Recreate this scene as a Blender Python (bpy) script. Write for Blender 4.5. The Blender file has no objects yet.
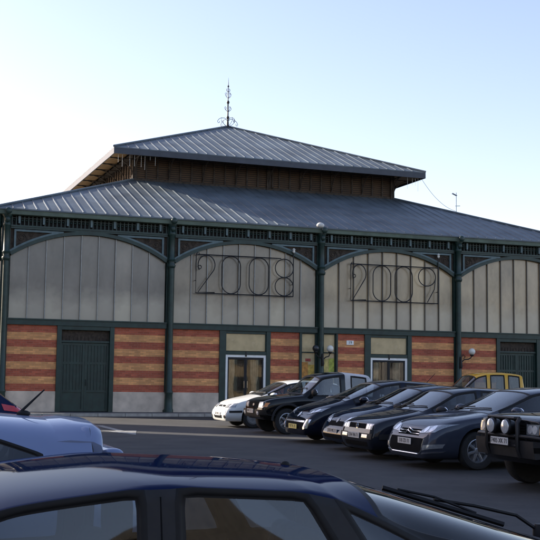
import bpy, bmesh, math, random
from mathutils import Vector, Matrix
from mathutils.bvhtree import BVHTree
random.seed(7)
PI = math.pi
scene = bpy.context.scene
COL = scene.collection

# ------------------------------------------------------------------ materials
def new_mat(name):
    m = bpy.data.materials.new(name); m.use_nodes = True
    nt = m.node_tree
    return m, nt, nt.nodes['Principled BSDF']

def coords(nt, scale=(1, 1, 1), kind='Object'):
    tc = nt.nodes.new('ShaderNodeTexCoord'); mp = nt.nodes.new('ShaderNodeMapping')
    mp.inputs['Scale'].default_value = scale
    nt.links.new(tc.outputs[kind], mp.inputs['Vector'])
    return mp.outputs['Vector']

def noise(nt, vec, scale, detail=4, rough=.55):
    n = nt.nodes.new('ShaderNodeTexNoise')
    n.inputs['Scale'].default_value = scale; n.inputs['Detail'].default_value = detail
    n.inputs['Roughness'].default_value = rough
    nt.links.new(vec, n.inputs['Vector'])
    return n.outputs['Fac']

def ramp(nt, fac, stops):
    r = nt.nodes.new('ShaderNodeValToRGB')
    el = r.color_ramp.elements
    while len(el) < len(stops): el.new(.5)
    for e, (p, c) in zip(el, stops):
        e.position = p; e.color = (*c, 1)
    nt.links.new(fac, r.inputs['Fac'])
    return r.outputs['Color']

def mix(nt, fac, a, b, mode='MIX'):
    n = nt.nodes.new('ShaderNodeMix'); n.data_type = 'RGBA'; n.blend_type = mode
    for s, v in ((n.inputs[0], fac), (n.inputs[6], a), (n.inputs[7], b)):
        if isinstance(v, bpy.types.NodeSocket): nt.links.new(v, s)
        elif isinstance(v, tuple): s.default_value = (*v, 1)
        else: s.default_value = v
    return n.outputs[2]

def bump(nt, bs, height, strength=.3, dist=.01):
    b = nt.nodes.new('ShaderNodeBump'); b.inputs['Strength'].default_value = strength
    b.inputs['Distance'].default_value = dist
    nt.links.new(height, b.inputs['Height']); nt.links.new(b.outputs['Normal'], bs.inputs['Normal'])

def scale_col(c, k): return tuple(min(1, x * k) for x in c)

def mat(name, col, rough=.5, metal=0, var=.18, nscale=6, bmp=0, coat=0, spec=.5, rvar=.08):
    m, nt, bs = new_mat(name)
    v = coords(nt)
    f = noise(nt, v, nscale, 5)
    c = ramp(nt, f, [(.3, scale_col(col, 1 - var)), (.7, scale_col(col, 1 + var))])
    nt.links.new(c, bs.inputs['Base Color'])
    f2 = noise(nt, v, nscale * 2.3, 3)
    mr = nt.nodes.new('ShaderNodeMapRange')
    mr.inputs['To Min'].default_value = max(0.02, rough - rvar); mr.inputs['To Max'].default_value = min(1, rough + rvar)
    nt.links.new(f2, mr.inputs['Value']); nt.links.new(mr.outputs['Result'], bs.inputs['Roughness'])
    bs.inputs['Metallic'].default_value = metal
    bs.inputs['Specular IOR Level'].default_value = spec
    if coat:
        bs.inputs['Coat Weight'].default_value = coat; bs.inputs['Coat Roughness'].default_value = .04
    if bmp: bump(nt, bs, f2, .4, bmp)
    return m

def paint(name, col, metal=.0, rough=.35, coat=1.0):
    """car paint under clear coat with a thin uneven film of road dust"""
    m, nt, bs = new_mat(name)
    v = coords(nt)
    f = noise(nt, v, 3.0, 6, .6)
    dust = nt.nodes.new('ShaderNodeMapRange')
    dust.inputs['From Min'].default_value = .52; dust.inputs['From Max'].default_value = .85
    dust.inputs['To Max'].default_value = .03
    nt.links.new(f, dust.inputs['Value'])
    c = mix(nt, dust.outputs['Result'], col, (.20, .18, .15))
    nt.links.new(c, bs.inputs['Base Color'])
    bs.inputs['Metallic'].default_value = metal
    bs.inputs['Roughness'].default_value = rough
    bs.inputs['Specular IOR Level'].default_value = 0
    bs.inputs['Coat IOR'].default_value = 1.45
    bs.inputs['Coat Weight'].default_value = coat
    cr = nt.nodes.new('ShaderNodeMapRange')
    cr.inputs['To Min'].default_value = .015; cr.inputs['To Max'].default_value = .07
    nt.links.new(f, cr.inputs['Value']); nt.links.new(cr.outputs['Result'], bs.inputs['Coat Roughness'])
    return m

def glass(name, tint, rough=.02, refl=1.0, ior=1.52):
    """window pane: tinted see-through with fresnel mirror"""
    m = bpy.data.materials.new(name); m.use_nodes = True
    nt = m.node_tree; nt.nodes.clear()
    out = nt.nodes.new('ShaderNodeOutputMaterial')
    tr = nt.nodes.new('ShaderNodeBsdfTransparent'); tr.inputs['Color'].default_value = (*tint, 1)
    gl = nt.nodes.new('ShaderNodeBsdfGlossy'); gl.inputs['Roughness'].default_value = rough
    gl.inputs['Color'].default_value = (refl, refl, refl, 1)
    fr = nt.nodes.new('ShaderNodeFresnel'); fr.inputs['IOR'].default_value = ior
    mx = nt.nodes.new('ShaderNodeMixShader')
    nt.links.new(fr.outputs[0], mx.inputs[0]); nt.links.new(tr.outputs[0], mx.inputs[1]); nt.links.new(gl.outputs[0], mx.inputs[2])
    # film of dust
    v = coords(nt); f = noise(nt, v, 4, 6, .65)
    df = nt.nodes.new('ShaderNodeBsdfDiffuse'); df.inputs['Color'].default_value = (.25, .24, .22, 1)
    mr = nt.nodes.new('ShaderNodeMapRange'); mr.inputs['From Min'].default_value = .4; mr.inputs['From Max'].default_value = .9
    mr.inputs['To Max'].default_value = .07
    nt.links.new(f, mr.inputs['Value'])
    m2 = nt.nodes.new('ShaderNodeMixShader')
    nt.links.new(mr.outputs[0], m2.inputs[0]); nt.links.new(mx.outputs[0], m2.inputs[1]); nt.links.new(df.outputs[0], m2.inputs[2])
    nt.links.new(m2.outputs[0], out.inputs[0])
    return m

def brick_mat(name, ztop, band):
    m, nt, bs = new_mat(name)
    tc = nt.nodes.new('ShaderNodeTexCoord')
    sep = nt.nodes.new('ShaderNodeSeparateXYZ'); nt.links.new(tc.outputs['Object'], sep.inputs[0])
    add = nt.nodes.new('ShaderNodeMath'); add.operation = 'ADD'
    nt.links.new(sep.outputs['X'], add.inputs[0]); nt.links.new(sep.outputs['Y'], add.inputs[1])
    comb = nt.nodes.new('ShaderNodeCombineXYZ')
    nt.links.new(add.outputs[0], comb.inputs['X']); nt.links.new(sep.outputs['Z'], comb.inputs['Y'])
    # band index
    s = nt.nodes.new('ShaderNodeMath'); s.operation = 'SUBTRACT'; s.inputs[0].default_value = ztop
    nt.links.new(sep.outputs['Z'], s.inputs[1])
    d = nt.nodes.new('ShaderNodeMath'); d.operation = 'DIVIDE'; d.inputs[1].default_value = band * 2
    nt.links.new(s.outputs[0], d.inputs[0])
    fr = nt.nodes.new('ShaderNodeMath'); fr.operation = 'FRACT'; nt.links.new(d.outputs[0], fr.inputs[0])
    g = nt.nodes.new('ShaderNodeMath'); g.operation = 'GREATER_THAN'; g.inputs[1].default_value = .5
    nt.links.new(fr.outputs[0], g.inputs[0])
    bt = nt.nodes.new('ShaderNodeTexBrick')
    bt.inputs['Scale'].default_value = 1.0
    bt.inputs['Brick Width'].default_value = .23; bt.inputs['Row Height'].default_value = band / 4
    bt.inputs['Mortar Size'].default_value = .006; bt.inputs['Bias'].default_value = 0
    bt.inputs['Color1'].default_value = (.75, .75, .75, 1); bt.inputs['Color2'].default_value = (1.18, 1.18, 1.18, 1)
    bt.inputs['Mortar'].default_value = (.95, .95, .95, 1)
    nt.links.new(comb.outputs[0], bt.inputs['Vector'])
    c = mix(nt, g.outputs[0], (.45, .110, .058), (.75, .36, .14))
    c2 = mix(nt, 1.0, c, bt.outputs['Color'], 'MULTIPLY')
    f = noise(nt, comb.outputs[0], 1.3, 6, .65)
    dirt = ramp(nt, f, [(.3, (.72, .72, .74)), (.65, (1.1, 1.08, 1.05))])
    c3 = mix(nt, 1.0, c2, dirt, 'MULTIPLY')
    mf = nt.nodes.new('ShaderNodeMath'); mf.operation = 'MULTIPLY'; mf.inputs[1].default_value = .38; nt.links.new(bt.outputs['Fac'], mf.inputs[0])
    c4 = mix(nt, mf.outputs[0], c3, (.34, .25, .18))
    nt.links.new(c4, bs.inputs['Base Color'])
    bs.inputs['Roughness'].default_value = .85
    bump(nt, bs, bt.outputs['Fac'], -.3, .01)
    return m

def frosted(name, col, rough=.27, zmid=4.45):
    """ribbed frosted glazing, weathered; glow of light painted into the bottom strip, with an uneven edge"""
    m, nt, bs = new_mat(name)
    v = coords(nt, (1, 1, .5))
    f = noise(nt, v, .9, 6, .6)
    c = ramp(nt, f, [(.28, scale_col(col, .5)), (.5, col), (.74, scale_col(col, 1.5))])
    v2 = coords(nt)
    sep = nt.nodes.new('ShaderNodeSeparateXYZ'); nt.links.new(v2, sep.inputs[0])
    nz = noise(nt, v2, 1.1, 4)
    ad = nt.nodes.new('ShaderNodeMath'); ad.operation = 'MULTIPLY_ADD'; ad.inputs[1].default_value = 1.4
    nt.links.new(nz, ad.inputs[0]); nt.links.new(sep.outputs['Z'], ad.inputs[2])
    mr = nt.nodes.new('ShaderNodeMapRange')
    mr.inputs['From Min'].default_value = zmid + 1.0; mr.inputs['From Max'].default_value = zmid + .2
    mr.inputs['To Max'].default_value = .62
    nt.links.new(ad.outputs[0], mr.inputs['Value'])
    c = mix(nt, mr.outputs[0], c, (.60, .54, .41))  # paler lower band stands in for light coming through the glass
    px = nt.nodes.new('ShaderNodeMath'); px.operation = 'MULTIPLY_ADD'; px.inputs[1].default_value = 9 / (2 * (6.396 / 2 - .19)); px.inputs[2].default_value = 100.5
    nt.links.new(sep.outputs['X'], px.inputs[0])
    fl = nt.nodes.new('ShaderNodeMath'); fl.operation = 'FLOOR'; nt.links.new(px.outputs[0], fl.inputs[0])
    wn = nt.nodes.new('ShaderNodeTexWhiteNoise'); wn.noise_dimensions = '1D'; nt.links.new(fl.outputs[0], wn.inputs['W'])
    pv = ramp(nt, wn.outputs['Value'], [(0, (.72, .72, .75)), (1, (1.22, 1.20, 1.15))])
    c = mix(nt, 1.0, c, pv, 'MULTIPLY')
    nt.links.new(c, bs.inputs['Base Color'])
    bs.inputs['Roughness'].default_value = rough
    bs.inputs['IOR'].default_value = 1.75
    wv = nt.nodes.new('ShaderNodeTexNoise'); wv.inputs['Scale'].default_value = 3; nt.links.new(v2, wv.inputs['Vector'])
    bump(nt, bs, wv.outputs['Fac'], .05, .05)
    return m

def asphalt_mat():
    m, nt, bs = new_mat('asphalt')
    v = coords(nt)
    big = noise(nt, v, .12, 5, .6); fine = noise(nt, v, 38, 3, .7); med = noise(nt, v, 1.1, 6, .65)
    c = ramp(nt, big, [(.40, (.015, .016, .019)), (.60, (.036, .036, .038))])
    c = mix(nt, .55, c, ramp(nt, med, [(.38, (.014, .015, .018)), (.64, (.050, .049, .049))]))
    c = mix(nt, .5, c, mix(nt, 1.0, c, ramp(nt, fine, [(.3, (.45, .45, .45)), (.75, (1.8, 1.8, 1.75))]), 'MULTIPLY'))
    vo = nt.nodes.new('ShaderNodeTexVoronoi'); vo.feature = 'DISTANCE_TO_EDGE'; vo.inputs['Scale'].default_value = .23
    wob = nt.nodes.new('ShaderNodeMix'); wob.data_type = 'VECTOR'
    nzc = nt.nodes.new('ShaderNodeTexNoise'); nzc.inputs['Scale'].default_value = .9; nzc.inputs['Detail'].default_value = 6
    nt.links.new(v, nzc.inputs['Vector'])
    vm = nt.nodes.new('ShaderNodeVectorMath'); vm.operation = 'MULTIPLY_ADD'; vm.inputs[1].default_value = (1.6, 1.6, 0)
    nt.links.new(nzc.outputs['Color'], vm.inputs[0]); nt.links.new(v, vm.inputs[2]); nt.links.new(vm.outputs[0], vo.inputs['Vector'])
    cr = nt.nodes.new('ShaderNodeMapRange'); cr.inputs['From Min'].default_value = 0; cr.inputs['From Max'].default_value = .007
    cr.inputs['To Min'].default_value = .55; cr.inputs['To Max'].default_value = 0
    nt.links.new(vo.outputs['Distance'], cr.inputs['Value'])
    c = mix(nt, cr.outputs[0], c, (.018, .018, .020))
    # oil drips in the parking area
    oil = noise(nt, v, .75, 2, .4)
    om = nt.nodes.new('ShaderNodeMapRange'); om.inputs['From Min'].default_value = .66; om.inputs['From Max'].default_value = .75
    om.inputs['To Max'].default_value = .5
    nt.links.new(oil, om.inputs['Value'])
    c = mix(nt, om.outputs[0], c, (.022, .022, .024))
    nt.links.new(c, bs.inputs['Base Color'])
    bs.inputs['Roughness'].default_value = .82
    bump(nt, bs, fine, .6, .008)
    return m

def louvre_mat():
    m, nt, bs = new_mat('weathered_boards')
    v = coords(nt)
    w = nt.nodes.new('ShaderNodeTexWave'); w.bands_direction = 'Z'; w.inputs['Scale'].default_value = 3.2
    w.inputs['Distortion'].default_value = .4
    nt.links.new(v, w.inputs['Vector'])
    f = noise(nt, v, 1.5, 6)
    c = mix(nt, w.outputs['Fac'], (.024, .015, .010), (.105, .062, .034))
    c = mix(nt, 1, c, ramp(nt, f, [(.3, (.6, .6, .6)), (.7, (1.25, 1.2, 1.1))]), 'MULTIPLY')
    nt.links.new(c, bs.inputs['Base Color']); bs.inputs['Roughness'].default_value = .8
    bump(nt, bs, w.outputs['Fac'], .5, .03)
    return m

M = {}
M['green'] = mat('dark_green_iron', (.011, .033, .027), .45, 0, .3, 5, .002)
M['teal'] = mat('pale_teal_trim', (.095, .145, .155), .5, 0, .2, 5, .002)
M['gutter'] = mat('green_gutter', (.090, .125, .092), .6, 0, .25, 2.5, .002)
M['dark'] = mat('dark_void', (.012, .011, .010), .9)
M['spandrel'] = mat('spandrel_filling', (.045, .032, .022), .8, 0, .6, 9, .01)
M['zinc'] = mat('zinc_roof', (.095, .117, .134), .52, .15, .34, .9, .004)
M['zinc_edge'] = mat('zinc_edge', (.045, .052, .068), .5, .3, .15, 3)
M['brick'] = brick_mat('banded_brick', 3.25, .2756)
M['plinth'] = mat('plinth_stone', (.58, .485, .39), .85, 0, .22, 2.2, .006)
M['louvre'] = louvre_mat()
M['soffit'] = mat('timber_soffit', (.42, .24, .10), .7, 0, .25, 2)
M['fascia_pale'] = mat('pale_fascia', (.62, .60, .56), .5)
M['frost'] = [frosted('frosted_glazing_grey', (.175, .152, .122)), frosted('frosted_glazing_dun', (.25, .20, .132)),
              frosted('frosted_glazing_beige', (.42, .315, .175)), frosted('frosted_glazing_cream', (.45, .34, .20))]  # right bays lighter and warmer: backlit glow put into the colour
M['bar'] = mat('glazing_bar', (.30, .30, .28), .45, .3)
M['dark_bar'] = mat('dark_glazing_bar', (.10, .085, .065), .5)
M['amber'] = mat('amber_glazing', (.54, .42, .23), .25, 0, .2, 2)
M['white'] = mat('white_joinery', (.86, .86, .83), .45, 0, .05)
M['curtain'] = mat('beige_drape', (.64, .55, .42), .9, 0, .3, 4)
M['dark_drape'] = mat('dark_drape', (.08, .06, .055), .9, 0, .3, 4)
M['pane'] = glass('door_pane', (.92, .92, .90))
M['iron'] = mat('black_iron', (.016, .016, .018), .45, .3)
M['globe'] = mat('opal_globe', (.80, .78, .70), .15, 0, .04)
M['dark_globe'] = mat('smoked_globe', (.03, .032, .035), .12)
M['asphalt'] = asphalt_mat()
M['pavement'] = mat('pavement_asphalt', (.085, .085, .088), .85, 0, .3, 3, .004)
M['kerb'] = mat('granite_kerb', (.34, .32, .29), .8, 0, .2, 5, .004)
M['roadpaint'] = mat('worn_road_paint', (.23, .23, .225), .75, 0, .5, 9, .002)
M['tyre'] = mat('tyre_rubber', (.016, .016, .017), .85, 0, .3, 20)
M['alloy'] = mat('alloy_wheel', (.42, .43, .45), .3, .8, .1)
M['steel'] = mat('wheel_trim_grey', (.33, .34, .35), .4, .4, .1)
M['rubber'] = mat('black_trim', (.008, .008, .009), .55, 0, .2, 12, spec=.25)
M['mouth'] = mat('intake_black', (.008, .008, .009), .95, 0, .2, 12, spec=.1)
M['plastic'] = mat('grey_black_plastic', (.020, .020, .022), .6, 0, .2, 9, spec=.3)
M['cabin'] = mat('cabin_trim', (.035, .035, .038), .8, 0, .2, 8)
M['seat'] = mat('seat_cloth', (.06, .06, .068), .95, 0, .25, 14)
M['pale_seat'] = mat('pale_seat_cloth', (.42, .42, .42), .95, 0, .15, 14)
M['glass'] = glass('car_glass', (.50, .55, .57), ior=1.7)
M['glass_dark'] = glass('rear_glass', (.14, .20, .36), ior=1.42)
M['glass_clear'] = glass('windscreen_glass', (.66, .72, .73), ior=1.85)
M['chrome'] = mat('chrome', (.75, .76, .78), .12, 1, .03)
M['plate_w'] = mat('plate_white', (.60, .60, .60), .4, 0, .05)
M['plate_y'] = mat('plate_yellow', (.75, .62, .16), .4, 0, .05)
M['ink'] = mat('plate_ink', (.02, .02, .03), .5)
M['redlamp'] = mat('red_lens', (.45, .012, .02), .12, 0, .15, 20, coat=1)
M['amberlens'] = mat('amber_lens', (.70, .22, .02), .12, 0, .15, 20, coat=1)
def lamp_mat(name, col):
    m, nt, bs = new_mat(name)
    v = coords(nt, (30, 30, 12)); f = noise(nt, v, 1, 2)
    c = ramp(nt, f, [(.35, scale_col(col, .75)), (.65, col)])
    nt.links.new(c, bs.inputs['Base Color']); bs.inputs['Metallic'].default_value = .45
    bs.inputs['Roughness'].default_value = .22; bs.inputs['Coat Weight'].default_value = 1
    bump(nt, bs, f, .12, .006)
    return m
M['headlamp'] = lamp_mat('headlamp_lens', (.34, .36, .38))
M['spot'] = lamp_mat('driving_lamp_lens', (.9, .9, .92))

# ------------------------------------------------------------------ mesh helpers
class MB:
    def __init__(s): s.v = []; s.f = []; s.sm = []
    def add(s, vs, fs, smooth=False):
        o = len(s.v); s.v += [tuple(p) for p in vs]; s.f += [tuple(i + o for i in q) for q in fs]; s.sm += [smooth] * len(fs)
        return s
    def box(s, x0, x1, y0, y1, z0, z1):
        v = [(x, y, z) for z in (z0, z1) for y in (y0, y1) for x in (x0, x1)]
        return s.add(v, [(0, 2, 3, 1), (4, 5, 7, 6), (0, 1, 5, 4), (2, 6, 7, 3), (0, 4, 6, 2), (1, 3, 7, 5)])
    def prism(s, pts, y0, y1):
        """outline in (x,z), extruded from y0 to y1"""
        n = len(pts)
        v = [(p[0], y0, p[1]) for p in pts] + [(p[0], y1, p[1]) for p in pts]
        f = [tuple(range(n)), tuple(reversed(range(n, 2 * n)))] + [(i, i + n, (i + 1) % n + n, (i + 1) % n) for i in range(n)]
        return s.add(v, f)
    def lathe(s, prof, cx=0, cy=0, cz=0, n=20, axis='z'):
        """prof: list of (r, h)"""
        v = []
        for r, h in prof:
            for k in range(n):
                a = 2 * PI * k / n; p, q = r * math.cos(a), r * math.sin(a)
                v.append((cx + p, cy + q, cz + h) if axis == 'z' else (cx + p, cy + h, cz + q) if axis == 'y' else (cx + h, cy + p, cz + q))
        f = []
        for i in range(len(prof) - 1):
            for k in range(n):
                a, b = i * n + k, i * n + (k + 1) % n
                f.append((a, b, b + n, a + n))
        f.append(tuple(reversed(range(n)))); f.append(tuple(range((len(prof) - 1) * n, len(prof) * n)))
        return s.add(v, f, True)
    def tube(s, pts, r, n=8, closed=False):
        pts = [Vector(p) for p in pts]; m = len(pts)
        rings = []; up = Vector((.0123, .1, 1)).normalized(); prev = None
        for i, p in enumerate(pts):
            a = pts[i - 1] if (i > 0 or closed) else p; b = pts[(i + 1) % m] if (i < m - 1 or closed) else p
            t = (b - a)
            t = t.normalized() if t.length > 1e-9 else Vector((1, 0, 0))
            if prev is None:
                q = t.cross(up)
                if q.length < 1e-3: q = t.cross(Vector((1, 0, 0)))
                q.normalize()
            else:
                q = prev - t * prev.dot(t)
                q = q.normalized() if q.length > 1e-6 else t.orthogonal().normalized()
            prev = q; w = t.cross(q)
            rr = r[i] if isinstance(r, (list, tuple)) else r
            rings.append([p + (q * math.cos(2 * PI * k / n) + w * math.sin(2 * PI * k / n)) * rr for k in range(n)])
        v = [c for ring in rings for c in ring]; f = []
        for i in range(m if closed else m - 1):
            j = (i + 1) % m
            for k in range(n):
                f.append((i * n + k, i * n + (k + 1) % n, j * n + (k + 1) % n, j * n + k))
        if not closed: f += [tuple(reversed(range(n))), tuple(range((m - 1) * n, m * n))]
        return s.add(v, f, True)
    def sphere(s, c, r, sc=(1, 1, 1), n=16, m=10):
        prof = [(max(1e-4, r * math.sin(PI * i / m)), -r * math.cos(PI * i / m)) for i in range(m + 1)]
        k = len(s.v); s.lathe(prof, n=n)
        for i in range(k, len(s.v)):
            x, y, z = s.v[i]; s.v[i] = (c[0] + x * sc[0], c[1] + y * sc[1], c[2] + z * sc[2])
        return s
    def rbox(s, x0, x1, y0, y1, z0, z1, r, seg=3, M4=None):
        bm = bmesh.new(); bmesh.ops.create_cube(bm, size=1)
        for v in bm.verts: v.co = ((x0 + x1) / 2 + v.co.x * (x1 - x0), (y0 + y1) / 2 + v.co.y * (y1 - y0), (z0 + z1) / 2 + v.co.z * (z1 - z0))
        bmesh.ops.bevel(bm, geom=bm.edges[:] + bm.verts[:], offset=r, segments=seg, profile=.6, affect='EDGES')
        if M4 is not None: bmesh.ops.transform(bm, matrix=M4, verts=bm.verts)
        bm.verts.index_update()
        s.add([v.co[:] for v in bm.verts], [tuple(v.index for v in f.verts) for f in bm.faces], True); bm.free()
        return s
    def xform(s, M4, start=0):
        for i in range(start, len(s.v)): s.v[i] = tuple(M4 @ Vector(s.v[i]))
        return s
    def build(s, name, m, parent=None, loc=None, bevel=0, autosmooth=True):
        me = bpy.data.meshes.new(name); me.from_pydata(s.v, [], s.f)
        me.polygons.foreach_set('use_smooth', s.sm)
        bm = bmesh.new(); bm.from_mesh(me); bmesh.ops.recalc_face_normals(bm, faces=bm.faces)
        if bevel:
            bmesh.ops.bevel(bm, geom=[e for e in bm.edges if e.is_manifold and e.calc_face_angle(0) > .5], offset=bevel, segments=2, profile=.7, affect='EDGES', clamp_overlap=True)
        if autosmooth:
            for e in bm.edges:
                if e.is_manifold and e.calc_face_angle(0) > .75: e.smooth = False
        bm.to_mesh(me); bm.free()
        for k in (m if isinstance(m, list) else [m]): me.materials.append(k)
        o = bpy.data.objects.new(name, me); COL.objects.link(o)
        if parent: o.parent = parent
        if loc: o.location = loc
        return o

def tag(o, label=None, cat=None, group=None, kind=None):
    if label: o['label'] = label
    if cat: o['category'] = cat
    if group: o['group'] = group
    if kind: o['kind'] = kind
    return o
def empty(name, loc, rz=0, label=None, cat=None, group=None):
    o = bpy.data.objects.new(name, None); o.empty_display_size = .3; COL.objects.link(o)
    o.location = loc; o.rotation_euler = (0, 0, rz)
    return tag(o, label, cat, group)
def share(o, parent, loc=None, rz=None, name=None):
    c = o.copy(); COL.objects.link(c); c.parent = parent
    if loc is not None: c.location = loc
    if rz is not None: c.rotation_euler.z = rz
    for ch in list(o.children):
        share(ch, c)
    return c
def text_mesh(body, size, name, m, parent, mat4, depth=.004, aspect=1.0):
    cu = bpy.data.curves.new(name, 'FONT'); cu.body = body; cu.size = size; cu.extrude = depth / 2
    cu.align_x = 'CENTER'; cu.align_y = 'CENTER'; cu.resolution_u = 3
    t = bpy.data.objects.new(name, cu); COL.objects.link(t)
    dg = bpy.context.evaluated_depsgraph_get(); dg.update()
    me = bpy.data.meshes.new_from_object(t.evaluated_get(dg))
    bpy.data.objects.remove(t); bpy.data.curves.remove(cu)
    me.transform(Matrix.Diagonal((aspect, 1, 1, 1))); me.transform(mat4)
    me.materials.clear(); me.materials.append(m)
    o = bpy.data.objects.new(name, me); COL.objects.link(o); o.parent = parent
    return o

# ground height, gently rising towards the hall
def zg(y): return min(-.10, max(-.79, -.47 + .0107 * y))
TH = .3485                                  # direction of the hall front and of the parked row
E_ = Vector((math.cos(TH), math.sin(TH), 0)); B_ = Vector((-math.sin(TH), math.cos(TH), 0))
SKY, SUN, EXPO = .12, 4.4, 1.36
# ------------------------------------------------------------------ market hall
W = 6.396; HALF = 2 * W; CY = HALF + .12
P2 = Vector((2.076, 46.93, 0))
hall = empty('market_hall', P2, TH, 'iron and glass market hall with striped brick base and two tier zinc roof', 'market hall')
ARC_A, ARC_Z, ARC_H = W / 2 - .19, 5.86, .92
def arch_pts(da=0, dz=0, n=28, a0=-1, a1=1):
    R = (ARC_A ** 2 + ARC_H ** 2) / (2 * ARC_H); zc = ARC_Z + ARC_H - R
    R2 = R + dz; amax = math.asin(ARC_A / R)
    return [(R2 * math.sin(amax * (a0 + (a1 - a0) * i / n)), zc + R2 * math.cos(amax * (a0 + (a1 - a0) * i / n))) for i in range(n + 1)]

bay0_parts = []
def bay(k):
    xc = (k - 1.5) * W; parts = []
    def fin(mb, name, m, par=hall, bevel=0):
        o = mb.build(name, m, par, bevel=bevel)
        if par is hall: o.location.x = xc; parts.append(o)
        return o
    a = ARC_A
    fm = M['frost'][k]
    # nine separate lights between the bars, each leaning a touch differently
    g = MB(); ap = arch_pts()
    def ztop(x):
        R = (ARC_A ** 2 + ARC_H ** 2) / (2 * ARC_H); zc = ARC_Z + ARC_H - R
        return zc + math.sqrt(max(0, R * R - x * x))
    step = 2 * a / 9
    rr = random.Random(k)
    for i in range(9):
        x0, x1 = -a + i * step, -a + (i + 1) * step
        t0, t1 = rr.uniform(-.010, .010), rr.uniform(-.010, .010)
        q = [(x0, 3.49), (x1, 3.49)] + [(x1 - (x1 - x0) * j / 4, ztop(x1 - (x1 - x0) * j / 4) + .03) for j in range(5)]
        n = len(q)
        def yy(x, z): return .06 + t0 * (x - x0) / step + t1 * (z - 4.8) / 3
        g.add([(x, yy(x, z), z) for x, z in q] + [(x, yy(x, z) + .02, z) for x, z in q],
              [tuple(range(n)), tuple(reversed(range(n, 2 * n)))] + [(j, j + n, (j + 1) % n + n, (j + 1) % n) for j in range(n)])
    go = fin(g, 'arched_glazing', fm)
    b = MB()
    for i in range(1, 9):
        x = -a + i * step
        b.box(x - .016, x + .016, -.005, .05, 3.49, ztop(x) + .01)
    b.build('glazing_bars', M['bar' if k < 2 else 'dark_bar'], go)
    # arch rib
    m = MB(); lo, hi = arch_pts(dz=-.02), arch_pts(dz=.11)
    for i in range(len(lo) - 1):
        m.prism([lo[i], lo[i + 1], hi[i + 1], hi[i]], -.10, .12)
    fin(m, 'arch_rib', M['green'])
    # spandrels
    top = 6.86
    hp = arch_pts(dz=.10)
    for sgn in (-1, 1):   # filling and scrollwork casting in each spandrel
        sp = MB()
        for i in range(len(hp) - 1):
            (x0, z0), (x1, z1) = hp[i], hp[i + 1]
            if min(z0, z1) < top - .02 and (x0 + x1) * sgn > 0: sp.prism([(x0, z0), (x1, z1), (x1, top), (x0, top)], .035, .055)
        for (cx, cz, r) in ((2.62, 6.55, .17), (2.25, 6.66, .10), (2.70, 6.26, .09)):
            pts = [(sgn * cx + r * (1 - j / 26) * math.cos(j * .55), .02, cz + r * (1 - j / 26) * math.sin(j * .55)) for j in range(22)]
            sp.tube(pts, .012, 5)
        fin(sp, 'spandrel_panel', M['spandrel'])
    for sgn in (-1, 1):
        t = MB()
        xv = W / 2 - .29
        t.box(min(sgn * xv, sgn * (xv - .075)), max(sgn * xv, sgn * (xv - .075)), -.055, .02, 6.03, 6.84)
        t.box(min(sgn * (xv - .077), sgn * 1.05), max(sgn * (xv - .077), sgn * 1.05), -.053, .018, 6.765, 6.84)
        l2, h2 = arch_pts(dz=.112, n=14, a0=.34, a1=.985), arch_pts(dz=.185, n=14, a0=.34, a1=.985)
        for i in range(14):
            q = [l2[i], l2[i + 1], h2[i + 1], h2[i]]
            q = [(sgn * x, min(z, 6.83)) for x, z in q]
            t.prism(q if sgn > 0 else q[::-1], -.05, .016)
        fin(t, 'spandrel_frame', M['teal'])
    # head rail, frieze, transom
    r = MB(); r.box(-W / 2 + .16, W / 2 - .16, -.09, .10, 6.862, 7.0); r.box(-W / 2 + .16, W / 2 - .16, -.115, -.092, 6.93, 6.965)
    fin(r, 'head_rail', M['green'])
    f = MB(); f.box(-W / 2 + .16, W / 2 - .16, .05, .09, 7.002, 7.36); fin(f, 'frieze_panel', M['dark'])
    f = MB()
    n = int((W - .4) / .15)
    for i in range(n + 1):
        x = -W / 2 + .2 + i * (W - .4) / n; f.box(x - .02, x + .02, -.03, .0, 7.002, 7.36)
        f.lathe([(.035, -.012), (.035, .012)], x + .075, -.015, 7.19, 8, 'y')
    f.box(-W / 2 + .17, W / 2 - .17, -.028, -.004, 7.262, 7.282)
    fin(f, 'frieze_grille', M['green'])
    for i in range(7):
        x = -W / 2 + .46 + i * (W - .92) / 6
        fin(MB().prism([(x - .045, 7.34), (x + .045, 7.34), (x + .035, 7.06), (x - .035, 7.06)], -.13, -.035), 'frieze_console', M['teal'])
    t = MB(); t.box(-W / 2 + .12, W / 2 - .12, -.11, .16, 3.25, 3.44); t.box(-W / 2 + .12, W / 2 - .12, -.15, .12, 3.442, 3.488)
    fin(t, 'transom_beam', M['green'])
    def wall(x0, x1):     # coordinates along the front, measured from the middle column
        b = MB().box(x0 - xc, x1 - xc, 0, .25, .77, 3.249); fin(b, 'brick_panel', M['brick'])
        b = MB().box(x0 - xc, x1 - xc, -.05, .25, -.05, .768); fin(b, 'stone_plinth', M['plinth'], bevel=.008)
    def post(x0, x1, z1=3.249):
        fin(MB().box(x0 - xc, x1 - xc, -.07, .2, -.05, z1), 'door_post', M['green'], bevel=.01)
    e0, e1 = xc - W / 2 + .12, xc + W / 2 - .12
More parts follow.
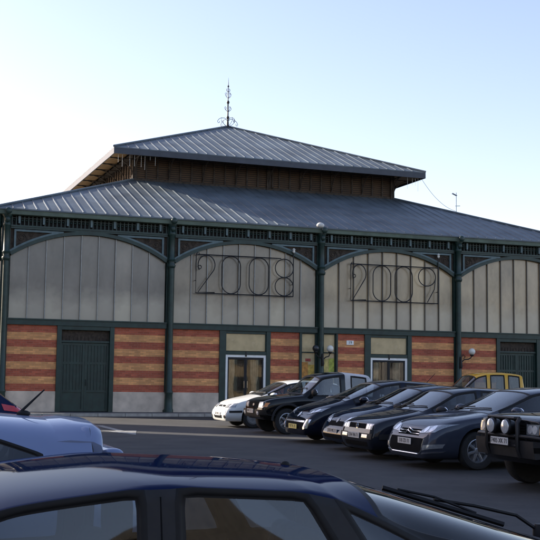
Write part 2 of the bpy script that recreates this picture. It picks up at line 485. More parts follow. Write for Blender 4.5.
    if k in (0, 3):
        c = xc - .08 if k == 0 else xc - .17
        wall(e0, c - 1.1); wall(c + 1.1, e1)
        fr = MB().box(-.001, .001, .2, .201, 1, 1.01)
        fr = MB()
        fr.box(c - 1.1 - xc, c - .93 - xc, -.08, .24, -.05, 3.249); fr.box(c + .93 - xc, c + 1.1 - xc, -.08, .24, -.05, 3.249)
        fr.box(c - .928 - xc, c + .928 - xc, -.06, .22, 3.1, 3.249)
        fr.box(c - .928 - xc, c + .928 - xc, .0, .2, 2.62, 2.70)
        d = fin(fr, 'double_door', M['green'], bevel=.01)
        tp = MB().box(c - .928 - xc, c + .928 - xc, .12, .16, 2.702, 3.098)
        for i in range(13):
            x = c - .86 - xc + i * 1.72 / 12; tp.box(x - .008, x + .008, .1, .118, 2.702, 2.86)
        tp.build('fanlight_panel', M['spandrel'], d)
        for s in (0, 1):
            x0 = c - xc - .926 + s * .929; x1 = x0 + .923
            l = MB().box(x0, x1, .10, .15, .02, 2.61)
            l.box(x0, x0 + .09, .06, .099, .02, 2.61); l.box(x1 - .09, x1, .06, .099, .02, 2.61)
            for z in (.02, .74, 1.80, 2.52): l.box(x0 + .092, x1 - .092, .062, .099, z, z + .09)
            for i in range(6):
                x = x0 + .15 + i * (.923 - .3) / 5; l.box(x - .022, x + .022, .07, .099, .832, 1.798); l.box(x - .022, x + .022, .07, .099, 1.892, 2.518)
            l.build('door_leaf', M['green'], d)
        h = MB().tube([(c - xc + .05, .02, 1.0), (c - xc + .05, .0, 1.02), (c - xc + .05, .0, 1.2), (c - xc + .05, .05, 1.22)], .012, 6)
        h.build('door_handle', M['iron'], d)
    else:
        def white_door(x0, x1):
            X0, X1 = x0 - xc, x1 - xc
            fr = MB().box(X0, X0 + .10, -.03, .10, .0, 2.29).box(X1 - .10, X1, -.03, .10, .0, 2.29).box(X0 + .102, X1 - .102, -.028, .10, 2.19, 2.29)
            d = fin(fr, 'glazed_door', M['white'], bevel=.006)
            mid = (X0 + X1) / 2
            for s in (0, 1):
                a0, a1 = (X0 + .105, mid - .004) if s == 0 else (mid + .004, X1 - .105)
                l = MB().box(a0, a0 + .05, .0, .05, .03, 2.185).box(a1 - .05, a1, .0, .05, .03, 2.185).box(a0 + .052, a1 - .052, .002, .048, 2.11, 2.185).box(a0 + .052, a1 - .052, .002, .048, .03, .25)
                l.build('door_leaf', M['plastic'], d)
                MB().box(a0 + .052, a1 - .052, .02, .028, .252, 2.108).build('door_pane', M['pane'], d)
            for j, (f0, f1, mm) in enumerate(((.06, .26, 'curtain'), (.30, .44, 'dark_drape'), (.50, .60, 'dark_drape'), (.64, .84, 'curtain'), (.86, .97, 'dark_drape'))):
                cu = MB(); n = 18; w_ = X1 - X0
                rows = []
                for zi in range(9):
                    z = .12 + 1.98 * zi / 8; pinch = 1 - .45 * math.exp(-((z - 1.0) / .3) ** 2)
                    rows.append([(X0 + w_ * ((f0 + f1) / 2 + (f1 - f0) * (i / n - .5) * pinch), .12 + .035 * math.sin(i * 1.9 + j) + .02 * j / 5, z) for i in range(n + 1)])
                v = [p for r_ in rows for p in r_]
                cu.add(v, [(a * (n + 1) + i, a * (n + 1) + i + 1, (a + 1) * (n + 1) + i + 1, (a + 1) * (n + 1) + i) for a in range(8) for i in range(n)], True)
                cu.build('curtain', M[mm], d)
            MB().box(X0, X1, .9, .92, 0, 2.4).build('vestibule_back', M['dark'], d)
            MB().box(mid - .03, mid + .03, -.06, -.031, 2.22, 2.42).build('door_closer', M['iron'], d)
            h = MB()
            for q in (-1, 1): h.tube([(mid + q * .07, -.0, .95), (mid + q * .07, -.045, .97), (mid + q * .07, -.045, 1.25), (mid + q * .07, 0, 1.27)], .012, 6)
            h.build('door_handle', M['chrome'], d)
            fin(MB().box(X0, X1, -.05, .12, 2.292, 2.43), 'door_lintel', M['green'])
            p = fin(MB().box(X0 + .03, X1 - .03, .03, .05, 2.45, 3.13), 'fanlight', M['amber'])
            q = MB().box(X0, X1, -.02, .12, 3.132, 3.249); q.box(X0, X0 + .03, -.02, .1, 2.432, 3.13); q.box(X1 - .03, X1, -.02, .1, 2.432, 3.13)
            q.build('fanlight_frame', M['green'], p)
        def side_window(x0, x1, poster):
            X0, X1 = x0 - xc, x1 - xc
            w_ = fin(MB().box(X0, X1, .05, .07, .77, 3.249), 'narrow_window', M['amber'])
            q = MB().box(X0, X0 + .035, -.01, .10, .77, 3.249).box(X1 - .035, X1, -.01, .10, .77, 3.249)
            for z in (.77, 2.43, 3.2): q.box(X0 + .037, X1 - .037, -.008, .10, z, z + .045)
            q.build('window_frame', M['green'], w_)
            fin(MB().box(X0, X1, -.05, .25, -.05, .768), 'stone_plinth', M['plinth'])
            for (u0, u1, z0, z1, mm) in poster:
                MB().box(X0 + .04 + (X1 - X0 - .08) * u0, X0 + .04 + (X1 - X0 - .08) * u1, .04, .048, z0, z1).build('poster', mm, w_)
        pm = lambda n, c: mat(n, c, .6, 0, .45, 7)
        if k == 1:
            wall(e0, -4.32); post(-4.32, -4.06); white_door(-4.06, -2.34); post(-2.34, -2.16); wall(-2.16, -.90); post(-.90, -.81)
            side_window(-.81, -.16, [(0, .5, 1.25, 2.05, pm('orange_poster', (.55, .25, .05))), (.52, .98, 1.3, 1.95, pm('yellow_poster', (.62, .42, .08))), (.3, .7, 2.08, 2.2, pm('red_poster', (.30, .05, .04)))])
        else:
            side_window(.16, .72, [(.0, .48, 1.55, 2.2, pm('sallow_poster', (.60, .48, .16))), (.5, 1, 1.6, 2.22, pm('lime_poster', (.42, .48, .08)))])
            post(.72, .80); wall(.80, 2.02); post(2.02, 2.29); white_door(2.29, 4.01); post(4.01, 4.2); wall(4.2, e1)
            n = fin(MB().box(1.37 - .16 - xc, 1.37 + .16 - xc, -.02, -.002, 2.80, 2.98), 'house_number', M['white'])
            text_mesh('19', .17, 'number_digits', M['ink'], n, Matrix.Translation((1.37 - xc, -.0225, 2.89)) @ Matrix.Rotation(PI / 2, 4, 'X'))
    return parts
fronts = [bay(k) for k in range(4)]
C3 = Vector((0, CY, 0))
def rot_to(o, q, shift):
    """copy of a front part on another side of the square hall"""
    R = Matrix.Rotation(q * PI / 2, 3, 'Z')
    base = Vector((o.location.x + shift, o.location.y, o.location.z))
    return share(o, hall, C3 + R @ (base - C3), q * PI / 2)
for q in (1, 2, 3):
    for i in range(4):
        for o in fronts[0]:
            if q == 2 and o.name.startswith('frieze_console'): continue
            c = rot_to(o, q, i * W)

# columns
def column_mb():
    c = MB()
    c.lathe([(.19, -.05), (.19, .10), (.165, .14), (.15, .70), (.165, .74), (.165, .80), (.14, .84), (.115, 3.0), (.11, 5.62), (.15, 5.66), (.165, 5.74), (.13, 5.80),
             (.13, 5.9), (.16, 5.95), (.12, 6.0), (.11, 6.9), (.15, 6.95), (.15, 7.02), (.12, 7.06), (.13, 7.24), (.19, 7.34), (.19, 7.37)], 0, -.16, 0, 18)
    c.box(-.155, .155, -.04, .14, -.05, 7.36)
    c.box(-.20, .20, -.10, .14, -.05, .09)
    c.sphere((0, -.46, 7.47), .13, (1, .6, 1), 14, 10)
    c.sphere((0, -.31, 7.17), .10, (1, .7, 1.2), 12, 8)
    return c
col0 = column_mb().build('iron_column', M['green'], hall)
col0.location.x = -2 * W
for k in range(-1, 3): share(col0, hall, (k * W, 0, 0))
for q in (1, 2, 3):
    for k in range(-1, 3): rot_to(col0, q, (k + 2) * W)

# gutters
EO = 13.22                                     # outer eaves half width
def gutter():
    m = MB(); o, i_ = EO, HALF + .0
    yo, yi = CY - o, CY - i_
    prof = [(yi, 7.36), (yo + .03, 7.36), (yo + .005, 7.375), (yo, 7.54), (yo, 7.60), (yo + .05, 7.60), (yo + .05, 7.54), (yi, 7.54)]
    L = [(-(CY - y), y, z) for y, z in prof]; R = [((CY - y), y, z) for y, z in prof]; n = len(prof)
    m.add(L + R, [(j, j + n, (j + 1) % n + n, (j + 1) % n) for j in range(n)])
    return m.build('gutter', M['gutter'], hall)
g0 = gutter()
for q in (1, 2, 3): rot_to(g0, q, 0)

# roofs
def roof(name, ro, zo, ri, zi, spacing, thick):
    """square hipped skirt from half width ro (height zo) to ri (zi) with standing seams"""
    m = MB()
    sl = (zi - zo) / (ro - ri); ln = math.hypot(1, sl); nz = Vector((0, -sl, 1)).normalized()
    for q in range(4):
        R = Matrix.Translation(C3) @ Matrix.Rotation(q * PI / 2, 4, 'Z') @ Matrix.Translation(-C3)
        k = len(m.v)
        yo, yi = CY - ro, CY - ri
        v = [(-ro, yo, zo), (ro, yo, zo), (ri, yi, zi), (-ri, yi, zi)]
        m.add(v + [(x, y, z - thick) for x, y, z in v], [(0, 1, 2, 3), (7, 6, 5, 4), (0, 4, 5, 1)])
        n = int(2 * ro / spacing)
        for i in range(n):
            x = -ro + (i + .5) * 2 * ro / n
            ye = min(yi, CY - abs(x) - .02)
            y0, y1 = yo + .02, ye
            if y1 - y0 < .2: continue
            z0, z1 = zo + sl * (y0 - yo), zo + sl * (y1 - yo)
            w, h = .008, .030
            wide = 1.0
            if name == 'lower_roof' and abs(x) < spacing * .5: wide = 2.2
            vv = []
            for (y, z) in ((y0, z0), (y1, z1)):
                vv += [(x - w * 5 * wide, y, z - .003), (x - w * wide * .7, y, z + h), (x + w * wide * .7, y, z + h), (x + w * 3 * wide, y, z - .003)]
            m.add(vv, [(0, 1, 5, 4), (1, 2, 6, 5), (2, 3, 7, 6), (3, 2, 1, 0), (4, 5, 6, 7)])
        # hip roll
        m.tube([(-ro, yo, zo + .03), (-ri, yi, zi + .03)], .055, 8)
        m.xform(R, k)
    return m.build(name, M['zinc'], hall)
roof('lower_roof', EO + .04, 7.585, 6.40, 10.24, .44, .05)
for sx in (-W, 0, W):
    pass
LH = 6.44; UE = 7.66
lw = MB(); lw.box(-LH, LH, CY - LH, CY - LH + .1, 9.9, 11.55); lw0 = lw.build('lantern_wall', M['louvre'], hall)
def lantern_posts():
    p = MB(); n = 24
    for i in range(n + 1):
        x = -LH + 2 * LH * i / n
        w = .10 if i in (0, 12, 24) else .035
        p.box(x - w, x + w, CY - LH - .05 - (.05 if w > .05 else 0), CY - LH - .002, 9.95, 11.5)
    p.box(-LH - .04, LH + .04, CY - LH - .06, CY - LH - .003, 10.16, 10.30)
    p.box(-LH, LH, CY - LH - .07, CY - LH - .003, 11.28, 11.5)
    p.tube([(.16, CY - LH - .12, 11.3), (.16, CY - LH - .12, 10.4), (.16, CY - LH - .2, 10.28)], .045, 8)
    return p.build('lantern_frame', M['spandrel'], hall)
lp0 = lantern_posts()
for q in (1, 2, 3): rot_to(lw0, q, 0); rot_to(lp0, q, 0)
roof('upper_roof', UE, 11.42, .05, 14.55, .44, .04)
def fascia():
    m = MB(); yo = CY - UE
    prof = [(yo, 11.13), (yo, 11.375), (yo + .05, 11.375), (yo + .05, 11.13)]
    L = [(-(CY - y), y, z) for y, z in prof]; R = [((CY - y), y, z) for y, z in prof]; n = 4
    m.add(L + R, [(j, j + n, (j + 1) % n + n, (j + 1) % n) for j in range(n)])
    return m
f0 = fascia().build('eaves_fascia', M['zinc_edge'], hall)
def soffit():
    m = MB(); yo, yi = CY - UE + .052, CY - LH + .06
    zo, zi = 11.22, 11.22 + (yi - yo) * .38
    m.add([(-(CY - yo), yo, zo), (CY - yo, yo, zo), (CY - yi, yi, zi), (-(CY - yi), yi, zi)] + [(-(CY - yo), yo, zo + .03), (CY - yo, yo, zo + .03), (CY - yi, yi, zi + .03), (-(CY - yi), yi, zi + .03)],
          [(3, 2, 1, 0), (4, 5, 6, 7), (0, 1, 5, 4)])
    return m.build('eaves_soffit', M['soffit'], hall)
s0 = soffit()
def brackets():
    x = -LH; m = MB()
    pts = [(x, CY - LH - .08 - 1.0 * (1 - math.cos(t * PI / 2 / 8)), 10.38 + .80 * math.sin(t * PI / 2 / 8)) for t in range(9)]
    m.tube(pts, .028, 6)
    m.tube([(x, CY - LH - .05, 11.17), (x, CY - UE + .08, 11.17)], .03, 6)
    return m.build('eaves_bracket', M['spandrel'], hall)
b0 = brackets()
for q in range(4):
    for i in range(9):
        if q or i: rot_to(b0, q, 2 * LH * i / 8)
for q in (1, 2, 3): rot_to(f0, q, 0); rot_to(s0, q, 0)
# rainwater hopper on the gutter by the middle column
MB().sphere((-.14, CY - EO - .02, 7.68), .13, (1.3, 1, .9)).build('rainwater_hopper', M['fascia_pale'], hall)
# finial
fz = 14.5; fm = MB()
fm.lathe([(.14, 0), (.14, .08), (.07, .14), (.045, .5), (.08, .54), (.08, .6), (.04, .66), (.034, 1.3), (.075, 1.36), (.075, 1.42), (.026, 1.5), (.02, 2.2), (.055, 2.25), (.02, 2.32), (.004, 2.72)], 0, CY, fz, 12)
for ang in range(4):
    R = Matrix.Translation((0, CY, fz)) @ Matrix.Rotation(ang * PI / 2 + .3, 4, 'Z'); k = len(fm.v)
    fm.tube([(.05, 0, .42), (.2, 0, .52), (.42, 0, .50), (.58, 0, .40), (.66, 0, .28), (.60, 0, .20), (.52, 0, .24), (.54, 0, .31)], .014, 5)
    fm.tube([(.08, 0, .10), (.28, 0, .22), (.42, 0, .36), (.40, 0, .5)], .012, 5)
    fm.tube([(.04, 0, .9), (.16, 0, .98), (.22, 0, 1.08), (.17, 0, 1.14), (.12, 0, 1.08)], .012, 5)
    fm.tube([(.04, 0, 1.62), (.15, 0, 1.72), (.2, 0, 1.84), (.13, 0, 1.9), (.09, 0, 1.83)], .011, 5)
    fm.tube([(.03, 0, 1.95), (.1, 0, 2.0), (.12, 0, 2.08), (.06, 0, 2.12)], .010, 5)
    fm.xform(R, k)
fm.build('roof_finial', M['iron'], hall)

# hanging things on the hall (each its own)
def on_hall(name, p, label, cat, group=None):
    o = empty(name, P2 + E_ * p[0] + B_ * p[1] + Vector((0, 0, p[2])), TH, label, cat, group)
    return o
def digits(mb, which, x0, x1, z0, z1, r=.022):
    w, h = x1 - x0, z1 - z0; cx = (x0 + x1) / 2
    y = 0
    def arc(cx, cz, rx, rz, a0, a1, n=24): return [(cx + rx * math.cos(a0 + (a1 - a0) * i / n), y, cz + rz * math.sin(a0 + (a1 - a0) * i / n)) for i in range(n + 1)]
    if which == '0':
        rx = w / 2; rz = rx
        pts = arc(cx, z1 - rz, rx, rz, 0, PI, 16) + arc(cx, z0 + rz, rx, rz, PI, 2 * PI, 16)
        mb.tube(pts, r, 6, True)
    elif which == '8':
        rz = h / 4
        for c in (z0 + rz, z1 - rz): mb.tube(arc(cx, c, w / 2, rz, 0, 2 * PI, 26)[:-1], r, 6, True)
    elif which == '2':
        rz = h * .26
        pts = arc(cx, z1 - rz, w / 2, rz, PI * 1.18, -.25 * PI, 22) + [(x0 + .02, y, z0 + .02), (x1, y, z0 + .02)]
        mb.tube(pts, r, 6)
        mb.tube(arc(x0 + .07, z1 - rz * 1.25, .07, .07, 0, 2 * PI, 12)[:-1], r * .8, 6, True)
    elif which == '9':
        rz = h * .26
        mb.tube(arc(cx, z1 - rz, w / 2, rz, 0, 2 * PI, 26)[:-1], r, 6, True)
        mb.tube(arc(cx, z1 - rz, w / 2, rz, 0, -.1, 3) + [(x1 - .05, y, z0 + h * .40), (cx + .02, y, z0 + .02)], r, 6)
def year_sign(body, s0, s1, z0, z1, cells, top_lamp, label):
    o = on_hall('year_sign', (s0, -.13, z0), label, 'sign', 'year signs hung on the glazing')
    w, h = s1 - s0, z1 - z0
    f = MB()
    f.tube([(0, 0, h), (0, 0, 0), (w, 0, 0)], .022, 6)
    f.tube([(0, 0, h), (w * (.87 if body == '2008' else 1.0), 0, h)], .022, 6)
    f.tube([(w, 0, 0), (w, 0, top_lamp - z0)], .022, 6)
    f.tube([(.0, 0, h), (.05, 0, h + .07), (.13, 0, h + .05), (.12, 0, h - .03)], .016, 5)
    for x in (.0, w): f.tube([(x, 0, .5), (x, .17, .5)], .015, 5)
    f.build('sign_frame', M['iron'], o)
    for ch, (c0, c1) in zip(body, cells):
        d = MB(); digits(d, ch, w * c0, w * c1, .02, h - .02); d.build('wire_digit', M['iron'], o)
    l = MB(); l.sphere((w, -.04, top_lamp - z0), .055, (1, 1, 1.4)); l.lathe([(.085, 0), (.02, .06)], w, -.04, top_lamp - z0 + .06, 10)
    l.build('sign_lamp', M['globe'], o)
    return o
c1 = [(.02, .19), (.26, .45), (.54, .74), (.81, 1.0)]
c2 = [(.02, .17), (.25, .45), (.50, .70), (.77, .97)]
year_sign('2008', -5.38, -1.24, 4.70, 6.24, c1, 6.56, 'black wrought iron 2008 figures in a frame hanging on the arched glazing')
year_sign('2009', 1.33, 5.42, 4.65, 6.18, c2, 6.68, 'black wrought iron 2009 figures in a frame hanging on the arched glazing')

def globe(mb, x, y, z, r): mb.sphere((x, y, z), r, (1, 1, 1), 20, 14)
gl = on_hall('globe_lamp', (0, -.36, 2.2), 'two armed bracket lamp with one white and one dark globe on the middle column', 'lamp')
b = MB(); b.lathe([(.05, -.3), (.07, -.2), (.05, 0), (.04, .2)], 0, 0, 0, 12); b.tube([(0, .1, -.1), (0, 0, -.1)], .03)
for s in (-1, 1):
    b.tube([(0, 0, -.05), (s * .12, -.02, .06), (s * .26, -.02, .10), (s * .32, -.02, .24)], .024, 8); b.lathe([(.03, .2), (.09, .25), (.09, .28)], s * .32, -.02, 0, 12)
b.build('lamp_bracket', M['iron'], gl)
m = MB(); globe(m, .32, -.02, .41, .14); m.build('globe_shade', M['globe'], gl)
m = MB(); globe(m, -.32, -.02, .41, .14); m.build('globe_shade', M['dark_globe'], gl)
gl = on_hall('globe_lamp', (W, -.36, 2.2), 'single white globe lamp on a curled bracket on the right hand column', 'lamp')
b = MB(); b.lathe([(.05, -.3), (.07, -.2), (.05, 0), (.04, .2)], 0, 0, 0, 12); b.tube([(0, .1, -.1), (0, 0, -.1)], .03)
b.tube([(0, 0, -.05), (.14, -.02, .08), (.34, -.02, .10), (.46, -.02, .16), (.52, -.02, .26)], .024, 8); b.lathe([(.03, .22), (.09, .27), (.09, .30)], .52, -.02, 0, 12)
b.tube([(0, 0, .15), (.1, 0, .3), (.2, 0, .2), (.12, 0, .12)], .016, 6)
b.build('lamp_bracket', M['iron'], gl)
m = MB(); globe(m, .52, -.02, .43, .145); m.build('globe_shade', M['globe'], gl)

# roof antenna behind the right hand hip, and the icicle light strings
an = on_hall('roof_antenna', (8.75, 4.2, 9.2), 'slim roof antenna mast on the right hand hip of the lower roof', 'antenna')
m = MB(); m.tube([(0, 0, 0), (.0, 0, 1.15)], .018, 6); m.tube([(-.22, 0, 1.1), (.02, 0, 1.0)], .03, 6); m.tube([(-.05, 0, .5), (.2, 0, .52)], .014, 5)
for i in range(5): m.tube([(-.2 + i * .05, -.1, 1.09 - i * .02), (-.2 + i * .05, .1, 1.09 - i * .02)], .008, 4)
m.build('antenna_mast', M['alloy'], an)
def icicles(x0, x1, n, label):
    o = on_hall('icicle_lights', (x0, CY - UE + .12, 11.15), label, 'string lights', 'icicle light strings under the eaves')
    rr = random.Random(int(abs(x0) * 10)); m = MB(); w = x1 - x0
    m.tube([(0, 0, 0), (w, 0, 0)], .008, 4)
    for i in range(n):
        x = w * (i + rr.uniform(.2, .8)) / n; d = rr.uniform(.15, .7)
        m.tube([(x, 0, 0), (x, 0, -d)], .005, 4)
        for j in range(int(d / .1)): m.sphere((x, 0, -.08 - j * .1), .006, n=6, m=4)
    tagged = m.build('light_string', M['globe'], o)
icicles(-7.55, -5.6, 8, 'pale icicle light string under the left corner of the upper eaves')
icicles(6.7, 7.55, 5, 'pale icicle light string under the right corner of the upper eaves')
ca, cb_ = P2 + E_ * 7.5 + B_ * (CY - UE + .1) + Vector((0, 0, 11.1)), P2 + E_ * 8.72 + B_ * 4.2 + Vector((0, 0, 9.45))
tag(MB().tube([ca.lerp(cb_, i / 14) - Vector((0, 0, 1.1 * (i / 14) * (1 - i / 14))) for i in range(15)], .009, 5).build('slack_cable', M['bar']),
    'slack pale cable hanging from the right corner of the upper roof', 'cable')
# ------------------------------------------------------------------ cars
def lerp(a, b, t): return a + (b - a) * t
def keyed(keys, x):
    if x <= keys[0][0]: return keys[0][1]
    for (x0, y0), (x1, y1) in zip(keys, keys[1:]):
        if x <= x1: return lerp(y0, y1, (x - x0) / (x1 - x0))
    return keys[-1][1]
def smoothk(keys, x):
    """monotone cubic through keys"""
    n = len(keys)
    if x <= keys[0][0]: return keys[0][1]
    if x >= keys[-1][0]: return keys[-1][1]
    d = [(keys[i + 1][1] - keys[i][1]) / (keys[i + 1][0] - keys[i][0]) for i in range(n - 1)]
    mt = [d[0]] + [0 if d[i - 1] * d[i] <= 0 else 2 * d[i - 1] * d[i] / (d[i - 1] + d[i]) for i in range(1, n - 1)] + [d[-1]]
    for i in range(n - 1):
        if x <= keys[i + 1][0]:
            h = keys[i + 1][0] - keys[i][0]; t = (x - keys[i][0]) / h
            return ((2 * t ** 3 - 3 * t ** 2 + 1) * keys[i][1] + (t ** 3 - 2 * t ** 2 + t) * h * mt[i]
                    + (-2 * t ** 3 + 3 * t ** 2) * keys[i + 1][1] + (t ** 3 - t ** 2) * h * mt[i + 1])

class Car:
    """A shell lofted from cross sections along u (metres behind the nose). Local frame: +x forward, +y left, origin on the ground amidships."""
    def __init__(s, sp, loc, rz, name, label, cat='car', group=None, tilt=True):
        s.sp = sp; L = sp['L']; s.L = L
        s.root = empty(name, loc, rz, label, cat, group)
        if tilt:   # stands on ground rising .0107 towards +y
            gr = Matrix.Rotation(.0107, 4, 'X')
            s.root.rotation_euler = (gr @ Matrix.Rotation(rz, 4, 'Z')).to_euler()
        s.paint = sp['paint']
        s.shell()
        s.wheels()
    def X(s, u): return s.L / 2 - u
    def shell(s):
        sp = s.sp; L, Wd, H = sp['L'], sp['W'] / 2, sp['H']
        uc, ua, ur, ut = sp['uc'], sp['ua'], sp['ur'], sp['ut']
        top, belt, bot = sp['top'], sp['belt'], sp.get('bot', [(0, .19), (.5, .18), (L - .5, .22), (L, .30)])
        wid = sp.get('wid', [(0, .80), (.10, .89), (.35, .965), (.9, 1), (L - .9, 1), (L - .35, .96), (L - .08, .88), (L, .82)])
        us = sorted(set([0, .06, .22, .5, round((.5 + uc) / 2, 3), round(uc - .04, 3), uc, round(uc + .2, 3), round((uc + ua) / 2 + .08, 3), round(ua - .03, 3), round(ua + .06, 3)] + sp['pillars'] + [round(ur - .05, 3), ur, ut, round(ut + .05, 3), round(L - .16, 3), round(L - .04, 3), L]))
        us = [u for i, u in enumerate(us) if i == 0 or u - us[i - 1] > .012]
        rows = []
        zfull = H - keyed(belt, (ua + ur) / 2)
        for u in us:
            w = keyed(wid, u) * Wd if u < .9 or u > L - .9 else Wd
            zs, zt, zb = smoothk(belt, u), keyed(top, u), keyed(bot, u)
            cab = uc <= u <= ut
            t = max(0, min(1, (zt - zs) / zfull)) if cab else 0
            y5 = w * .965 - .015; y6 = lerp(w * .84, Wd * sp.get('y6', .78), t); y7 = lerp(w * .5, Wd * sp.get('y7', .66), t)
            if not cab: y6 = w * .86
            zf = sp.get('z6', .86)
            if sp.get('z6k'): zf = keyed(sp['z6k'], u)
            z6 = zs + (zt - zs) * lerp(.55, zf, t); z7 = zt - lerp(.12, .055, t) * (zt - zs)
            row = [(0, zb), (w * .84, zb), (w * .97, zb + .10), (w, lerp(zb, zs, .45)), (w * .995, zs - .10), (y5, zs), (y6, z6), (y7, z7), (0, zt)]
            if sp.get('side'):      # extra character: rocker tucked in
                pass
            rows.append(row)
        nrow = len(us); NP = 9
        fdx = sp.get('fdx', [.10, .07, .015, 0, .03, .06, .07, .075, .075]); rdx = sp.get('rdx', [.10, .06, .02, 0, .02, .04, .05, .05, .05])
        bm = bmesh.new(); cl = bm.edges.layers.float.new('crease_edge')
        V = {}
        for i, u in enumerate(us):
            k1 = max(0, 1 - u / .5); k2 = max(0, 1 - (L - u) / .3)
            for j, (y, z) in enumerate(rows[i]):
                x = s.X(u) - fdx[j] * k1 + rdx[j] * k2
                if sp.get('skew') and j in (4, 5): x -= sp['skew'].get(u, 0) * (1 if j == 5 else .5)
                if j in (0, 8): V[i, j, 1] = V[i, j, -1] = bm.verts.new((x, 0, z))
                else:
                    for sg in (1, -1): V[i, j, sg] = bm.verts.new((x, sg * y, z))
        region = {}
        def face(vs, m):
            f = bm.faces.new(vs); f.material_index = m; f.smooth = True; return f
        wins = sp['side_win']; s.nm = 3
        names = []
        def idx(nm):
            if nm not in names: names.append(nm)
            return 3 + names.index(nm)
        groups = {}
        for i in range(nrow - 1):
            um = (us[i] + us[i + 1]) / 2
            for j in range(NP - 1):
                for sg in (1, -1):
                    a, b, c, d = V[i, j, sg], V[i + 1, j, sg], V[i + 1, j + 1, sg], V[i, j + 1, sg]
                    f = face([a, b, c, d] if sg == -1 else [d, c, b, a], 0)
                    key = None
                    if uc < um < ua - .03 and j in (6, 7): key = 'windscreen'
                    elif ur < um < ut and j in (6, 7): key = 'rear_window'
                    elif j == 5:
                        for n_, (a0, a1) in enumerate(wins):
                            if a0 < um < a1: key = ('w', n_, sg)
                    if key is None and j >= 5 and sp.get('soft') and um > sp['soft'] and um < ut + .1: f.material_index = 2
                    if j == 0 or (j == 1 and 0): f.material_index = 1
                    if key: groups.setdefault(key, []).append(f)
                    if sp.get('black_pillar') and j == 5 and key is None and wins[0][0] < um < wins[-1][1]: f.material_index = 2
        for i in (0, nrow - 1):
            for j in range(NP - 1):
                if j == 0: vs = [V[i, 0, 1], V[i, 1, 1], V[i, 1, -1]]
                elif j == NP - 2: vs = [V[i, j, 1], V[i, j + 1, 1], V[i, j, -1]]
                else: vs = [V[i, j, 1], V[i, j + 1, 1], V[i, j + 1, -1], V[i, j, -1]]
                face(vs if i == 0 else vs[::-1], 0)
        bmesh.ops.recalc_face_normals(bm, faces=bm.faces)
        def crease(i, j0, j1, v):
            for j in range(j0, j1):
                for sg in (1, -1):
                    e = bm.edges.get((V[i, j, sg], V[i, j + 1, sg]))
                    if e: e[cl] = v
        def iu(u): return min(range(nrow), key=lambda i: abs(us[i] - u))
        crease(iu(uc), 5, 8, .9); crease(iu(ur), 5, 8, .55); crease(iu(ut), 5, 8, .8); crease(0, 0, 8, sp.get('nose_crease', .35)); crease(nrow - 1, 0, 8, .4)
        for i in range(nrow - 1):
            for sg in (1, -1):
                e = bm.edges.get((V[i, 5, sg], V[i + 1, 5, sg]))
                if e: e[cl] = sp.get('belt_crease', .45)
        # frames round the panes
        s.win_names = {}
        for key, fs in groups.items():
            mi = idx(key)
            for f in fs: f.material_index = mi
            scr = key in ('windscreen', 'rear_window')
            r = bmesh.ops.inset_region(bm, faces=fs, thickness=(.028 if scr else sp.get('frame', .03)), depth=0, use_even_offset=True, use_boundary=True)
            for f in r['faces']: f.material_index = (1 if scr else sp.get('frame_mat', 1))
            r = bmesh.ops.inset_region(bm, faces=fs, thickness=.008, depth=-.007, use_even_offset=True)
            for f in r['faces']: f.material_index = 1
        # keep pane outlines crisp under subdivision
        for e in bm.edges:
            ms = {f.material_index for f in e.link_faces}
            if len(ms) == 2 and max(ms) >= 1: e[cl] = max(e[cl], .85)
        for v in bm.verts:
            for mi in {f.material_index for f in v.link_faces}:
                if mi == 0: continue
                be = [e for e in v.link_edges if len(e.link_faces) == 2 and len({f.material_index == mi for f in e.link_faces}) == 2]
                if len(be) == 2:
                    d0, d1 = [(e.other_vert(v).co - v.co).normalized() for e in be]
                    if d0.dot(d1) > -.80:
                        for e in v.link_edges: e[cl] = max(e[cl], .7)
        me = bpy.data.meshes.new('shell'); bm.to_mesh(me); bm.free()
        slots = 3 + len(names)
        for q in range(slots): me.materials.append(M['rubber'])
        tmp = bpy.data.objects.new('shell', me); COL.objects.link(tmp)
        md = tmp.modifiers.new('s', 'SUBSURF'); md.levels = md.render_levels = sp.get('sub', 2)
        # wheel arches
        cut = MB(); r = sp['wr'] + sp.get('arch', .05)
        for u in (sp['fo'], sp['fo'] + sp['wb']):
            for sg in (1, -1):
                y0, y1 = sorted((sg * (Wd - .34), sg * (Wd + .2)))
                cut.lathe([(r, y0), (r, y1)], s.X(u), 0, sp['wr'] + .02, 28, 'y')
        co_ = cut.build('cut', [M['rubber'], M['rubber']])
        for p in co_.data.polygons: p.material_index = 1
        mb = tmp.modifiers.new('b', 'BOOLEAN'); mb.object = co_; mb.operation = 'DIFFERENCE'; mb.solver = 'EXACT'
        dg = bpy.context.evaluated_depsgraph_get(); dg.update()
        ev = bpy.data.meshes.new_from_object(tmp.evaluated_get(dg))
        bpy.data.objects.remove(tmp); bpy.data.objects.remove(co_)
        vs = [v.co.copy() for v in ev.vertices]
        polys = [(tuple(p.vertices), p.material_index) for p in ev.polygons]
        s.bvh = BVHTree.FromPolygons(vs, [p[0] for p in polys])
        def sub(sel, name, mats, remap, parent):
            use = {}; fs = []; mi = []
            for vv, m in polys:
                if m in sel:
                    fs.append([use.setdefault(k, len(use)) for k in vv]); mi.append(remap.get(m, 0))
            m2 = bpy.data.meshes.new(name); m2.from_pydata([vs[k] for k in use], [], fs)
            m2.polygons.foreach_set('use_smooth', [True] * len(fs)); m2.polygons.foreach_set('material_index', mi)
            for k in mats: m2.materials.append(k)
            b2 = bmesh.new(); b2.from_mesh(m2)
            for e in b2.edges:
                if e.is_manifold and e.calc_face_angle(0) > .9: e.smooth = False
            b2.to_mesh(m2); b2.free()
            o = bpy.data.objects.new(name, m2); COL.objects.link(o); o.parent = parent; return o
